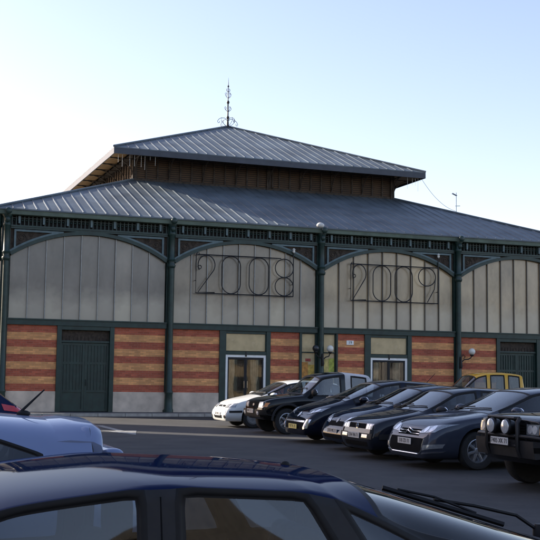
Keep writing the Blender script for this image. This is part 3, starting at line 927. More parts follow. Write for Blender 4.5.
        if sp.get('soft'):
            s.body = sub({0, 1}, 'body', [s.paint, M['rubber']], {0: 0, 1: 1}, s.root)
            sub({2}, 'soft_top', [M['softtop']], {}, s.root)
        else:
            s.body = sub({0, 1, 2}, 'body', [s.paint, M['rubber'], sp.get('pillar_mat', M['plastic'])], {0: 0, 1: 1, 2: 2}, s.root)
        for nm in names:
            k = 3 + names.index(nm)
            if nm == 'windscreen': sub({k}, 'windscreen', [sp.get('glass', M['glass_clear'])], {}, s.root)
            elif nm == 'rear_window': s.rear = sub({k}, 'rear_window', [sp.get('glass', M['glass'])], {}, s.root)
            else: sub({k}, 'side_window', [sp.get('sglass', M['glass'])], {}, s.root)
        ev_ = ev; bpy.data.meshes.remove(ev_)
    # ---- detail pressed onto the shell
    def hit(s, mode, a, b, sg=1, yaw=.6):
        if mode == 'front': o, d = Vector((s.L / 2 + 1, a, b)), Vector((-1, 0, 0))
        elif mode == 'rear': o, d = Vector((-s.L / 2 - 1, a, b)), Vector((1, 0, 0))
        elif mode == 'side': o, d = Vector((a, sg * 2.5, b)), Vector((0, -sg, 0))
        elif mode == 'top': o, d = Vector((a, b, 3)), Vector((0, 0, -1))
        elif mode == 'diag':
            d = Vector((-math.cos(yaw), -sg * math.sin(yaw), 0)); lat = Vector((-d.y, d.x, 0)) * -1
            # a measured along the screen from the car's centre line outward
            n = Vector((-math.sin(yaw), sg * math.cos(yaw), 0))
            o = Vector((s.L / 2 - .9, 0, b)) + n * a - d * 3
        h = s.bvh.ray_cast(o, d)
        return (h[0], h[1]) if h[0] is not None else (None, None)
    def patch(s, mode, quad, name, m, parent=None, n=(6, 4), off=.006, rnd=False, sg=1, depth=.012, yaw=.6, mb=None):
        """quad: four (a,b) corners; the sheet follows the shell off metres proud"""
        nu, nv = n; P = []; last = None
        own = mb is None
        if own: mb = MB()
        base = len(mb.v); inner = []
        for j in range(nv + 1):
            for i in range(nu + 1):
                u, v = i / nu, j / nv
                if rnd:
                    x, y = 2 * u - 1, 2 * v - 1
                    x, y = x * math.sqrt(1 - y * y / 2), y * math.sqrt(1 - x * x / 2)
                    u, v = (x + 1) / 2, (y + 1) / 2
                a = (quad[0][0] * (1 - u) + quad[1][0] * u) * (1 - v) + (quad[3][0] * (1 - u) + quad[2][0] * u) * v
                b = (quad[0][1] * (1 - u) + quad[1][1] * u) * (1 - v) + (quad[3][1] * (1 - u) + quad[2][1] * u) * v
                p, nn = s.hit(mode, a, b, sg, yaw)
                if p is None: p, nn = (last if last else (Vector((0, 0, .5)), Vector((1, 0, 0))))
                last = (p, nn)
                mb_p = p + nn * off; P.append(mb_p); inner.append(p - nn * depth)
        N = len(P); k = nu + 1
        f = [(j * k + i, j * k + i + 1, (j + 1) * k + i + 1, (j + 1) * k + i) for j in range(nv) for i in range(nu)]
        border = [i for i in range(k)] + [j * k + nu for j in range(1, nv + 1)] + [nv * k + i for i in range(nu - 1, -1, -1)] + [j * k for j in range(nv - 1, 0, -1)]
        f += [(border[i], border[(i + 1) % len(border)], N + border[(i + 1) % len(border)], N + border[i]) for i in range(len(border))]
        mb.add(P + inner, f, True)
        return mb.build(name, m, parent or s.root) if own else mb
    def both(s, mode, quad, name, m, **kw):
        out = []
        for sg in (1, -1):
            q = [(a * (sg if mode in ('front', 'rear') else 1), b) if mode != 'top' else (a, b * sg) for a, b in quad]
            o = s.patch(mode, q, name, m, sg=sg, **kw); out.append(o)
            if name == 'headlight':
                def at(u, v): return [q[0][k] * (1 - u) * (1 - v) + q[1][k] * u * (1 - v) + q[2][k] * u * v + q[3][k] * (1 - u) * v for k in (0, 1)]
                for uc_ in (.30, .70):
                    c_ = at(uc_, .5); hh = abs(at(uc_, 1)[1] - at(uc_, 0)[1]) * .40; ww = min(hh, abs(q[1][0] - q[0][0]) * .2)
                    qq = [(c_[0] - ww, c_[1] - hh), (c_[0] + ww, c_[1] - hh), (c_[0] + ww, c_[1] + hh), (c_[0] - ww, c_[1] + hh)]
                    s.patch(mode, qq, 'reflector', M['spot'], parent=o, n=(6, 6), off=kw.get('off', .006) + .004, rnd=True, sg=sg)
        return out
    def strip(s, mode, pts, w, name, m, sg=1, off=.004, mb=None):
        """thin seam or moulding along (a,b) points"""
        own = mb is None
        if own: mb = MB()
        P = []
        for (a0, b0), (a1, b1) in zip(pts, pts[1:]):
            nn = max(1, int(math.hypot(a1 - a0, b1 - b0) / .08))
            for i in range(nn): P.append((lerp(a0, a1, i / nn), lerp(b0, b1, i / nn)))
        P.append(pts[-1])
        run = []
        for a, b in P:
            p, n = s.hit(mode, a, b, sg)
            if p is not None: run.append(p + n * (off - w / 2))
        if len(run) > 1: mb.tube(run, w / 2, 6)
        return mb.build(name, m, s.root) if own else mb
    def wheels(s):
        sp = s.sp; Wd, r = sp['W'] / 2, sp['wr']; tw = sp.get('tw', .20)
        t = MB(); h = tw / 2
        t.lathe([(r * .62, -h * .8), (r * .80, -h), (r * .95, -h * .95), (r, -h * .7), (r, h * .7), (r * .95, h * .95), (r * .80, h), (r * .64, h * .85), (r * .62, -h * .8)], 0, 0, 0, 32, 'y')
        for k in range(36):   # tread grooves
            pass
        rim = MB(); R = r * .64
        rim.lathe([(R, -h * .5), (R, h * .82), (R * .93, h * .86), (R * .88, h * .55), (R * .86, -h * .3), (.001, -h * .3)], 0, 0, 0, 32, 'y')
        style = sp.get('rim', 'alloy'); ns = sp.get('spokes', 5)
        if style == 'alloy':
            for k in range(ns):
                m0 = len(rim.v); rim.rbox(R * .12, R * .95, h * .28, h * .70, -R * .11, R * .11, .008, 2)
                rim.xform(Matrix.Rotation(2 * PI * k / ns, 4, 'Y'), m0)
            rim.lathe([(R * .26, h * .2), (R * .26, h * .72), (R * .18, h * .78), (.001, h * .78)], 0, 0, 0, 16, 'y')
        else:
            rim.lathe([(R * .92, h * .4), (R * .80, h * .70), (R * .45, h * .62), (R * .25, h * .85), (.001, h * .88)], 0, 0, 0, 28, 'y')
            for k in range(9):
                m0 = len(rim.v); rim.rbox(R * .5, R * .84, h * .64, h * .74, -R * .05, R * .05, .004, 1); rim.xform(Matrix.Rotation(2 * PI * k / 9, 4, 'Y'), m0)
        first = None; y = Wd - tw / 2 - sp.get('inset', .03)
        for u in (sp['fo'], sp['fo'] + sp['wb']):
            for sg in (1, -1):
                if first is None:
                    w = t.build('wheel', M['tyre'], s.root); rm = rim.build('rim', M['alloy'] if style == 'alloy' else M['steel'], w); first = w
                else: w = share(first, s.root)
                w.location = (s.X(u), sg * y, r); w.rotation_euler = (0, random.uniform(0, 1.2), 0 if sg > 0 else PI)
    def mirrors(s, u, z, m=None, sz=(.10, .13, .075)):
        Wd = s.sp['W'] / 2
        for sg in (1, -1):
            b = MB(); x = s.X(u)
            p, n = s.hit('side', x, z - .02, sg)
            yb = p.y if p is not None else sg * Wd * .9
            b.sphere((x, yb + sg * .15, z + .03), 1, sz, 16, 10)
            k = len(b.v); b.tube([(x - .0, yb - sg * .01, z - .03), (x, yb + sg * .08, z)], .028, 8)
            o = b.build('wing_mirror', m or s.paint, s.root)
            MB().sphere((x - sz[0] * .75, yb + sg * .15, z + .03), 1, (.03, sz[1] * .86, sz[2] * .82), 14, 8).build('mirror_glass', M['chrome'], o)
    def plate(s, z, txt, m=None, mode='front', off=.02, y=0, w=.26, hh=.055):
        """flat plate standing off the bumper"""
        p, n = s.hit(mode, y, z); x = p.x; f = 1 if mode == 'front' else -1
        x += f * off
        b = MB().rbox(min(x, x + f * .008), max(x, x + f * .008), y - w, y + w, z - hh, z + hh, .003, 1)
        o = b.build('number_plate', m or M['plate_w'], s.root)
        R = Matrix.Translation((x + f * .010, y, z)) @ Matrix.Rotation(f * PI / 2, 4, 'Z') @ Matrix.Rotation(PI / 2, 4, 'X')
        text_mesh(txt, hh * 1.75, 'plate_characters', M['ink'], o, R, .003, .95)
        return o
    def seams(s, us, hood=None, mat_=None, bumper=None, z0=.30, w=.009):
        mb = MB()
        for (u, utop) in us:
            for sg in (1, -1):
                zs = smoothk(s.sp['belt'], u)
                s.strip('side', [(s.X(u), z0), (s.X(u), zs - .02)], w, 'x', None, sg, .0015, mb)
        for sg in (1, -1):
            if us: s.strip('side', [(s.X(us[0][0]), z0), (s.X(us[-1][0]), z0)], w, 'x', None, sg, .0015, mb)
        if hood:
            u0, u1, yw = hood
            for sg in (1, -1): s.strip('top', [(s.X(u0), sg * yw * .86), (s.X((u0 + u1) / 2), sg * yw * .97), (s.X(u1), sg * yw)], w, 'x', None, 1, .0015, mb)
            s.strip('top', [(s.X(u0), -yw * .86), (s.X(u0) + .03, 0), (s.X(u0), yw * .86)], w, 'x', None, 1, .0015, mb)
        mb.build('panel_gaps', mat_ or M['rubber'], s.root)
    def handles(s, us, z, m=None):
        for u in us:
            for sg in (1, -1):
                p, n = s.hit('side', s.X(u), z, sg)
                if p is None: continue
                MB().rbox(p.x - .09, p.x + .09, min(p.y - sg * .01, p.y + sg * .03), max(p.y - sg * .01, p.y + sg * .03), z - .018, z + .018, .008, 2).build('door_handle', m or s.paint, s.root)
    def wipers(s, mode='front'):
        sp = s.sp
        for y0, y1 in ((-.05, .55), (-.62, -.02)):
            pts = []
            for i in range(7):
                y = lerp(y0, y1, i / 6); u = sp['uc'] + .10 + .10 * (i / 6)
                p, n = s.hit('top', s.X(u), y)
                if p is not None: pts.append(p + n * .018)
            if len(pts) > 2: MB().tube(pts, .011, 5).build('wiper', M['rubber'], s.root)
    def interior(s, seats=True, seat_m=None, dash_z=None):
        sp = s.sp; Wd = sp['W'] / 2; sm = seat_m or M['seat']; zc = keyed(sp['top'], sp['uc'])
        d = MB(); x0 = s.X(sp['uc'] + .02); x1 = s.X(sp['uc'] + .62)
        d.rbox(x1, x0 - .12, -Wd + .2, Wd - .2, zc - .35, zc - .10, .06, 3); d.build('dashboard', M['cabin'], s.root)
        w = MB(); cx, cz = x1 - .10, zc - .03
        pts = [(cx + .06 * math.sin(t) * 1.0, Wd * .42 + .18 * math.cos(t), cz + .17 * math.sin(t)) for t in [2 * PI * i / 24 for i in range(24)]]
        w.tube(pts, .015, 6, True); w.tube([pts[0], pts[12]], .015, 6); w.tube([pts[18], (cx, Wd * .42, cz)], .015, 6)
        w.build('steering_wheel', M['cabin'], s.root)
        uf = sp.get('useat', sp['uc'] + 1.25)
        rows = [uf] + ([uf + .92] if sp.get('rear_seat', True) else [])
        first = None
        for u in rows:
            for sg in (1, -1):
                if first is None:
                    b = MB(); b.rbox(-.05, .50, -.25, .25, .28, .52, .06, 3)
                    b.rbox(-.12, .04, -.24, .24, .48, 1.02 if sp['H'] < 1.6 else 1.1, .06, 3, Matrix.Translation((0, 0, .5)) @ Matrix.Rotation(-.25, 4, 'Y') @ Matrix.Translation((0, 0, -.5)))
                    h = sp['H'] - .42
                    b.rbox(-.26, -.16, -.13, .13, h + .02, h + .21, .045, 3); b.tube([(-.2, .06, h - .05), (-.2, .06, h + .05)], .01); b.tube([(-.2, -.06, h - .05), (-.2, -.06, h + .05)], .01)
                    first = b.build('seat', sm, s.root); o = first
                else: o = share(first, s.root)
                o.location = (s.X(u), sg * Wd * .42, 0.02)
    def trim(s, z, w, m=None, u0=None, u1=None, off=.012, both=True):
        sp = s.sp
        for sg in (1, -1):
            mb = MB()
            s.strip('side', [(s.X(u0), z), (s.X(u1), z)], w, 'x', None, sg, off, mb); mb.build('side_moulding', m or M['plastic'], s.root)

RZ = TH + PI                                   # the row faces along the hall to the left
def put(x, y): return Vector((x, y, zg(y)))
def nose_at(x, y, L):
    c = Vector((x, y, 0)) + E_ * (L / 2); return put(c.x, c.y)
GROUP = 'cars parked side by side in a row'
M['softtop'] = mat('pale_canvas_top', (.50, .50, .50), .85, 0, .1, 5, .002)
pc = dict(white=paint('white_paint', (.74, .74, .72), 0, .3), black=paint('black_paint', (.006, .0065, .008), 0, .3, .8), night=paint('blue_black_paint', (.006, .009, .019), 0, .3, .8),
          graphite=paint('graphite_paint', (.040, .047, .068), .2, .32, .8), blue=paint('dark_blue_paint', (.007, .014, .045), .0, .3), slate=paint('dark_slate_paint', (.013, .016, .025), .1, .35, .8),
          yellow=paint('yellow_paint', (.66, .36, .015), 0, .35), pale=paint('pale_blue_paint', (.19, .24, .38), .3, .3, .7),
          deep=paint('deep_blue_paint', (.0035, .010, .046), .0, .3, .40), petrol=paint('petrol_blue_paint', (.006, .014, .034), .0, .3, .8))
# -- small hatchback, white
def white_hatch():
    L = 4.13
    sp = dict(L=L, W=1.70, H=1.42, paint=pc['white'], uc=1.12, ua=1.98, ur=3.62, ut=3.98, wr=.30, fo=.84, wb=2.58,
              top=[(0, .62), (.06, .66), (.22, .75), (.5, .83), (1.12, .96), (1.98, 1.36), (2.25, 1.415), (2.7, 1.42), (3.3, 1.39), (3.62, 1.33), (3.98, .98), (4.13, .90)],
              belt=[(0, .58), (.25, .69), (1.12, .87), (2.4, .92), (4.13, .90)], pillars=[1.5, 2.42, 2.52, 3.25, 3.34, 3.62], side_win=[(1.32, 2.42), (2.52, 3.25), (3.34, 3.62)],
              rim='cover', nose_crease=.25, fdx=[.12, .08, .02, 0, .05, .11, .13, .14, .14])
    c = Car(sp, nose_at(-1.50, 33.95, L), RZ, 'parked_car', 'small white hatchback in sunlight at the far end of the row of parked cars', group=GROUP)
    c.both('front', [(.40, .565), (.78, .60), (.76, .72), (.42, .675)], 'headlight', M['headlamp'], n=(8, 4))
    c.patch('front', [(-.34, .60), (-.06, .605), (-.06, .655), (-.32, .645)], 'grille', M['mouth'], off=.003); c.patch('front', [(.34, .60), (.06, .605), (.06, .655), (.32, .645)], 'grille', M['mouth'], off=.003)
    c.patch('front', [(-.035, .59), (.035, .59), (0, .67), (0, .67)], 'emblem', M['chrome'], off=.01, n=(3, 3))
    c.patch('front', [(-.34, .27), (.34, .27), (.40, .36), (-.40, .36)], 'air_intake', M['mouth'], off=.003)
    c.both('front', [(.52, .27), (.66, .28), (.66, .37), (.52, .37)], 'fog_lamp', M['plastic'], rnd=True)
    c.patch('diag', [(-.2, .43), (.86, .45), (.86, .51), (-.2, .49)], 'bumper_strip', M['plastic'], off=.012, sg=1, n=(14, 2)) if False else None
    for sg in (1, -1):
        c.patch('side', [(c.X(.13), .44), (c.X(.50), .45), (c.X(.50), .51), (c.X(.13), .50)], 'bumper_strip', M['plastic'], sg=sg, off=.012)
    c.patch('front', [(-.62, .44), (.62, .44), (.62, .50), (-.62, .50)], 'bumper_strip', M['white'], off=.010, n=(10, 2))
    c.plate(.40, '628 WB 21', off=.016); c.mirrors(1.42, .93); c.seams([(1.28, 0), (2.47, 0), (3.3, 0)], (.24, 1.08, .68)); c.handles([2.28, 3.15], .80, M['plastic']); c.wipers(); c.interior(seat_m=M['seat'])
    c.trim(.50, .05, M['plastic'], 1.2, 3.0)
    c.both('rear', [(.60, .72), (.80, .72), (.80, .98), (.62, .98)], 'tail_light', M['redlamp'])
white_hatch()

# -- short off-roader, black with pale canvas rear
def short_offroader():
    L = 3.75
    sp = dict(L=L, W=1.66, H=1.68, paint=pc['black'], uc=1.18, ua=1.72, ur=3.15, ut=3.60, wr=.345, fo=.70, wb=2.20, tw=.23, arch=.075,
              top=[(0, .86), (.06, .90), (.22, .955), (.5, .99), (1.18, 1.07), (1.72, 1.60), (1.95, 1.67), (2.5, 1.68), (3.15, 1.62), (3.60, 1.12), (3.75, 1.0)],
              belt=[(0, .83), (.25, .91), (1.18, 1.0), (3.75, 1.0)], bot=[(0, .38), (.5, .34), (3.3, .36), (3.75, .42)],
              wid=[(0, .86), (.08, .93), (.3, .97), (.9, 1), (2.85, 1), (3.5, .97), (3.7, .92), (3.75, .90)],
              pillars=[1.45, 2.28, 2.46, 3.05], side_win=[(1.32, 2.28), (2.56, 3.05)], soft=2.40, rim='alloy', spokes=5, nose_crease=.3, y6=.84, y7=.72, rear_seat=False,
              sglass=M['glass_clear'], fdx=[.16, .12, .03, .0, .03, .05, .06, .06, .06], useat=2.2)
    sp['pillars'] = [1.45, 2.28, 2.40, 2.56, 3.05]
    c = Car(sp, nose_at(-.42, 31.0, L), RZ, 'parked_car', 'black short off roader with a pale canvas rear top beside the white hatchback', 'off roader', GROUP)
    c.both('front', [(.40, .70), (.72, .70), (.72, .85), (.42, .85)], 'headlight', M['headlamp'], n=(6, 4))
    c.both('front', [(.725, .72), (.765, .72), (.765, .83), (.725, .83)], 'indicator', M['amberlens'], n=(3, 3))
    c.patch('front', [(-.37, .69), (.37, .69), (.36, .84), (-.36, .84)], 'grille', M['mouth'], off=.004)
    c.patch('front', [(-.06, .73), (.06, .73), (.06, .80), (-.06, .80)], 'emblem', M['chrome'], off=.012, rnd=True)
    c.patch('front', [(-.76, .47), (.76, .47), (.76, .64), (-.76, .64)], 'bumper', M['plastic'], off=.06, n=(12, 3), depth=.02)
    c.plate(.60, '4182 XT 71', off=.075, w=.24)
    c.both('front', [(.44, .52), (.58, .52), (.58, .60), (.44, .60)], 'fog_lamp', M['spot'], off=.068, rnd=True)
    for u in (.70, 2.90):
        for sg in (1, -1):
            mb = MB(); pts = [(c.X(u) + .44 * math.cos(t), sg * .84, .365 + .43 * math.sin(t)) for t in [PI * i / 14 for i in range(15)]]
            mb.tube(pts, .035, 6); mb.build('wheel_arch_flare', M['plastic'], c.root)
    c.mirrors(1.42, 1.08, M['plastic'], (.07, .12, .10)); c.seams([(1.30, 0), (2.40, 0)], (.20, 1.12, .62), z0=.46); c.handles([2.25], .90, M['plastic']); c.wipers(); c.interior(seat_m=M['pale_seat'])
    c.trim(.62, .07, M['plastic'], 1.25, 2.45)
    b = MB(); b.lathe([(.34, 0), (.34, .2)], -L / 2 - .24, .0, .95, 24, 'x'); b.build('spare_wheel', M['tyre'], c.root)
short_offroader()

# -- sleek black hatchback (swept headlights, wide lower mouth)
def sleek_hatch():
    L = 4.21
    sp = dict(L=L, W=1.76, H=1.51, paint=pc['night'], uc=1.02, ua=2.02, ur=3.72, ut=4.05, wr=.315, fo=.90, wb=2.61,
              top=[(0, .66), (.06, .70), (.22, .79), (.5, .88), (1.02, 1.02), (2.02, 1.44), (2.3, 1.50), (2.8, 1.51), (3.3, 1.48), (3.72, 1.40), (4.05, 1.06), (4.21, .95)],
              belt=[(0, .60), (.25, .72), (1.02, .92), (2.4, .97), (4.21, 1.0)], pillars=[1.5, 2.5, 2.6, 3.35, 3.44], side_win=[(1.24, 2.5), (2.6, 3.35), (3.44, 3.74)],
              rim='alloy', nose_crease=.2, fdx=[.09, .06, .01, 0, .05, .12, .16, .18, .18])
    c = Car(sp, nose_at(.60, 27.4, L), RZ, 'parked_car', 'black hatchback with long swept back headlights and a wide mouth next to the off roader', group=GROUP)
    c.both('front', [(.40, .66), (.80, .74), (.815, .84), (.56, .735)], 'headlight', M['headlamp'], n=(12, 5), off=.008)
    c.patch('front', [(-.52, .33), (.52, .33), (.60, .56), (-.60, .56)], 'air_intake', M['mouth'], off=.003, n=(10, 4))
    c.patch('front', [(-.56, .485), (.56, .485), (.57, .525), (-.57, .525)], 'intake_bar', M['chrome'], off=.012, n=(10, 2))
    c.both('front', [(.57, .32), (.74, .36), (.76, .56), (.62, .56)], 'fog_lamp_surround', M['chrome'], off=.010, n=(4, 4))
    c.both('front', [(.61, .38), (.70, .38), (.70, .47), (.61, .47)], 'fog_lamp', M['spot'], off=.018, rnd=True)
    c.patch('front', [(-.05, .60), (.05, .60), (.055, .71), (-.055, .71)], 'emblem', M['chrome'], off=.014, n=(4, 4), rnd=True)
    c.plate(.38, '917 YL 71', M['plate_y'], off=.022); c.mirrors(1.40, 1.0); c.seams([(1.22, 0), (2.55, 0), (3.4, 0)], (.26, .98, .72)); c.handles([2.34, 3.25], .88); c.wipers(); c.interior()
    c.both('rear', [(.62, .72), (.84, .72), (.84, 1.02), (.64, 1.02)], 'tail_light', M['redlamp'])
    MB().tube([(c.X(3.55), 0, 1.42), (c.X(3.8), 0, 1.66)], .007, 5).build('aerial', M['rubber'], c.root)
sleek_hatch()

# -- rounded petrol blue hatchback
def round_hatch():
    L = 3.84
    sp = dict(L=L, W=1.66, H=1.43, paint=pc['petrol'], uc=1.0, ua=1.9, ur=3.35, ut=3.70, wr=.29, fo=.80, wb=2.44,
              top=[(0, .64), (.06, .69), (.22, .78), (.5, .86), (1.0, .97), (1.9, 1.37), (2.15, 1.425), (2.6, 1.43), (3.05, 1.40), (3.35, 1.33), (3.70, .98), (3.84, .88)],
              belt=[(0, .59), (.25, .71), (1.0, .88), (2.3, .93), (3.84, .93)], pillars=[1.45, 2.35, 2.45, 3.1], side_win=[(1.22, 2.35), (2.45, 3.1)],
              rim='cover', nose_crease=.2, fdx=[.10, .07, .01, 0, .06, .12, .15, .16, .16])
    c = Car(sp, nose_at(1.38, 24.9, L), RZ, 'parked_car', 'rounded petrol blue hatchback beside the square nosed dark hatchback', group=GROUP)
    c.both('front', [(.36, .60), (.74, .66), (.77, .77), (.44, .70)], 'headlight', M['headlamp'], n=(9, 5), off=.007)
    c.patch('front', [(-.40, .52), (.40, .52), (.37, .62), (-.37, .62)], 'grille', M['mouth'], off=.003, n=(8, 4))
    c.patch('front', [(-.045, .585), (.045, .585), (.05, .68), (-.05, .68)], 'emblem', M['steel'], off=.013, n=(5, 5), rnd=True)
    c.patch('front', [(-.46, .26), (.46, .26), (.5, .34), (-.5, .34)], 'air_intake', M['mouth'], off=.003, n=(8, 3))
    c.plate(.42, '3350 WS 71', off=.018); c.mirrors(1.35, .95); c.seams([(1.2, 0), (2.4, 0), (3.15, 0)], (.26, .96, .66)); c.handles([2.2], .84); c.wipers(); c.interior()
    c.both('rear', [(.58, .72), (.78, .72), (.78, 1.0), (.6, 1.0)], 'tail_light', M['redlamp'])
round_hatch()

# -- square nosed dark hatchback
def square_hatch():
    L = 4.02
    sp = dict(L=L, W=1.69, H=1.42, paint=pc['slate'], uc=1.12, ua=1.88, ur=3.50, ut=3.86, wr=.295, fo=.84, wb=2.47,
              top=[(0, .70), (.06, .735), (.22, .79), (.5, .84), (1.12, .95), (1.88, 1.36), (2.1, 1.415), (2.6, 1.42), (3.2, 1.39), (3.50, 1.34), (3.86, .98), (4.02, .88)],
              belt=[(0, .66), (.25, .745), (1.12, .88), (2.3, .92), (4.02, .92)], pillars=[1.5, 2.35, 2.44, 3.2, 3.3], side_win=[(1.32, 2.35), (2.44, 3.2)],
              rim='cover', nose_crease=.3, fdx=[.13, .09, .03, .0, .05, .075, .085, .09, .09], wid=[(0, .85), (.10, .92), (.35, .97), (.9, 1), (3.12, 1), (3.67, .96), (3.94, .88), (4.02, .84)])
    c = Car(sp, nose_at(1.72, 22.75, L), RZ, 'parked_car', 'dark grey hatchback with a square nose and oblong headlights beside the grey saloon', group=GROUP)
    c.both('front', [(.40, .585), (.66, .585), (.67, .69), (.40, .69)], 'headlight', M['headlamp'], n=(6, 4), off=.006)
    c.patch('front', [(-.38, .59), (.38, .59), (.38, .685), (-.38, .685)], 'grille', M['mouth'], off=.003, n=(8, 3))
    mb = MB(); p, n = c.hit('front', 0, .64)
    ring = [(p.x + .016, .052 * math.cos(t), .638 + .052 * math.sin(t)) for t in [2 * PI * i / 22 for i in range(22)]]
    mb.tube(ring, .006, 5, True)
    mb.tube([(p.x + .016, -.03, .678), (p.x + .016, -.008, .638), (p.x + .016, 0, .655), (p.x + .016, .008, .638), (p.x + .016, .03, .678)], .005, 5)
    mb.tube([(p.x + .016, -.047, .65), (p.x + .016, -.018, .595), (p.x + .016, 0, .630), (p.x + .016, .018, .595), (p.x + .016, .047, .65)], .005, 5)
    mb.build('emblem', M['chrome'], c.root)
    c.patch('front', [(-.72, .40), (.72, .40), (.72, .50), (-.72, .50)], 'bumper_strip', M['plastic'], off=.03, n=(12, 3), depth=.02)
    for sg in (1, -1): c.patch('side', [(c.X(.16), .40), (c.X(.52), .40), (c.X(.52), .50), (c.X(.16), .50)], 'bumper_strip', M['plastic'], sg=sg, off=.02)
    c.both('front', [(.34, .42), (.58, .42), (.58, .48), (.34, .48)], 'indicator', M['headlamp'], off=.036)
    c.patch('front', [(-.5, .25), (.5, .25), (.52, .34), (-.52, .34)], 'air_intake', M['mouth'], off=.003, n=(8, 3))
    c.plate(.455, '2764 VN 71', off=.045); c.mirrors(1.42, .94, M['plastic']); c.seams([(1.28, 0), (2.4, 0), (3.24, 0)], (.14, 1.08, .66)); c.handles([2.2, 3.08], .84, M['plastic']); c.wipers(); c.interior()
    c.trim(.50, .05, M['plastic'], 1.2, 3.1)
    c.both('rear', [(.58, .72), (.8, .72), (.8, .92), (.58, .92)], 'tail_light', M['redlamp'])
square_hatch()

# -- big graphite saloon
def saloon():
    L = 4.78
    sp = dict(L=L, W=1.86, H=1.455, paint=pc['graphite'], uc=1.28, ua=2.22, ur=3.62, ut=4.32, wr=.335, fo=1.0, wb=2.815, tw=.225, sub=2,
              top=[(0, .72), (.06, .76), (.22, .83), (.5, .89), (1.28, 1.0), (2.22, 1.40), (2.5, 1.45), (2.9, 1.455), (3.3, 1.43), (3.62, 1.375), (4.32, 1.07), (4.78, .98)],
              belt=[(0, .66), (.25, .77), (1.28, .93), (2.6, .97), (4.78, .98)], pillars=[1.75, 2.68, 2.78, 3.5], side_win=[(1.5, 2.68), (2.78, 3.5), (3.58, 3.9)],
              rim='alloy', spokes=7, nose_crease=.2, fdx=[.08, .05, .0, 0, .06, .13, .17, .18, .18])
    sp['pillars'] = [1.75, 2.68, 2.78, 3.5, 3.58, 3.9]
    c = Car(sp, nose_at(2.46, 20.75, L), RZ, 'parked_car', 'graphite grey saloon with large wraparound headlights beside the four wheel drive with a bull bar', group=GROUP)
    c.both('front', [(.38, .625), (.80, .655), (.885, .80), (.50, .745)], 'headlight', M['headlamp'], n=(14, 5), off=.008)
    c.patch('front', [(-.40, .585), (.40, .585), (.38, .69), (-.38, .69)], 'grille', M['mouth'], off=.003, n=(8, 3))
    for z, h in ((.612, .028), (.655, .028)):
        mb = MB(); p, n = c.hit('front', 0, z + .02); x = p.x + .012
        q, n = c.hit('front', .36, z + .02)
        mb.tube([(q.x + .012, -.40, z), (x + .01, -.10, z), (x + .02, 0, z + .055), (x + .01, .10, z), (q.x + .012, .40, z)], .010, 6)
        mb.build('chevron_bar', M['chrome'], c.root)
    c.patch('front', [(-.60, .30), (.60, .30), (.62, .545), (-.62, .545)], 'air_intake', M['mouth'], off=.003, n=(12, 4))
    mb = MB(); c.strip('front', [(-.63, .54), (-.63, .34), (-.52, .27), (.52, .27), (.63, .34), (.63, .54)], .022, 'x', None, 1, .012, mb); mb.build('intake_surround', M['chrome'], c.root)
    c.both('front', [(.66, .34), (.86, .39), (.875, .46), (.67, .43)], 'fog_lamp', M['headlamp'], off=.008, n=(8, 4))
    c.both('front', [(.62, .27), (.84, .31), (.86, .335), (.64, .30)], 'bumper_blade', M['chrome'], off=.008, n=(8, 2))
    c.plate(.475, '318 ZD 71', off=.025); c.mirrors(1.72, 1.0); c.seams([(1.5, 0), (2.73, 0), (3.62, 0)], (.24, 1.22, .76)); c.handles([2.5, 3.45], .86, M['chrome']); c.wipers(); c.interior()
    c.both('rear', [(.62, .74), (.88, .74), (.88, .95), (.62, .95)], 'tail_light', M['redlamp'])
saloon()

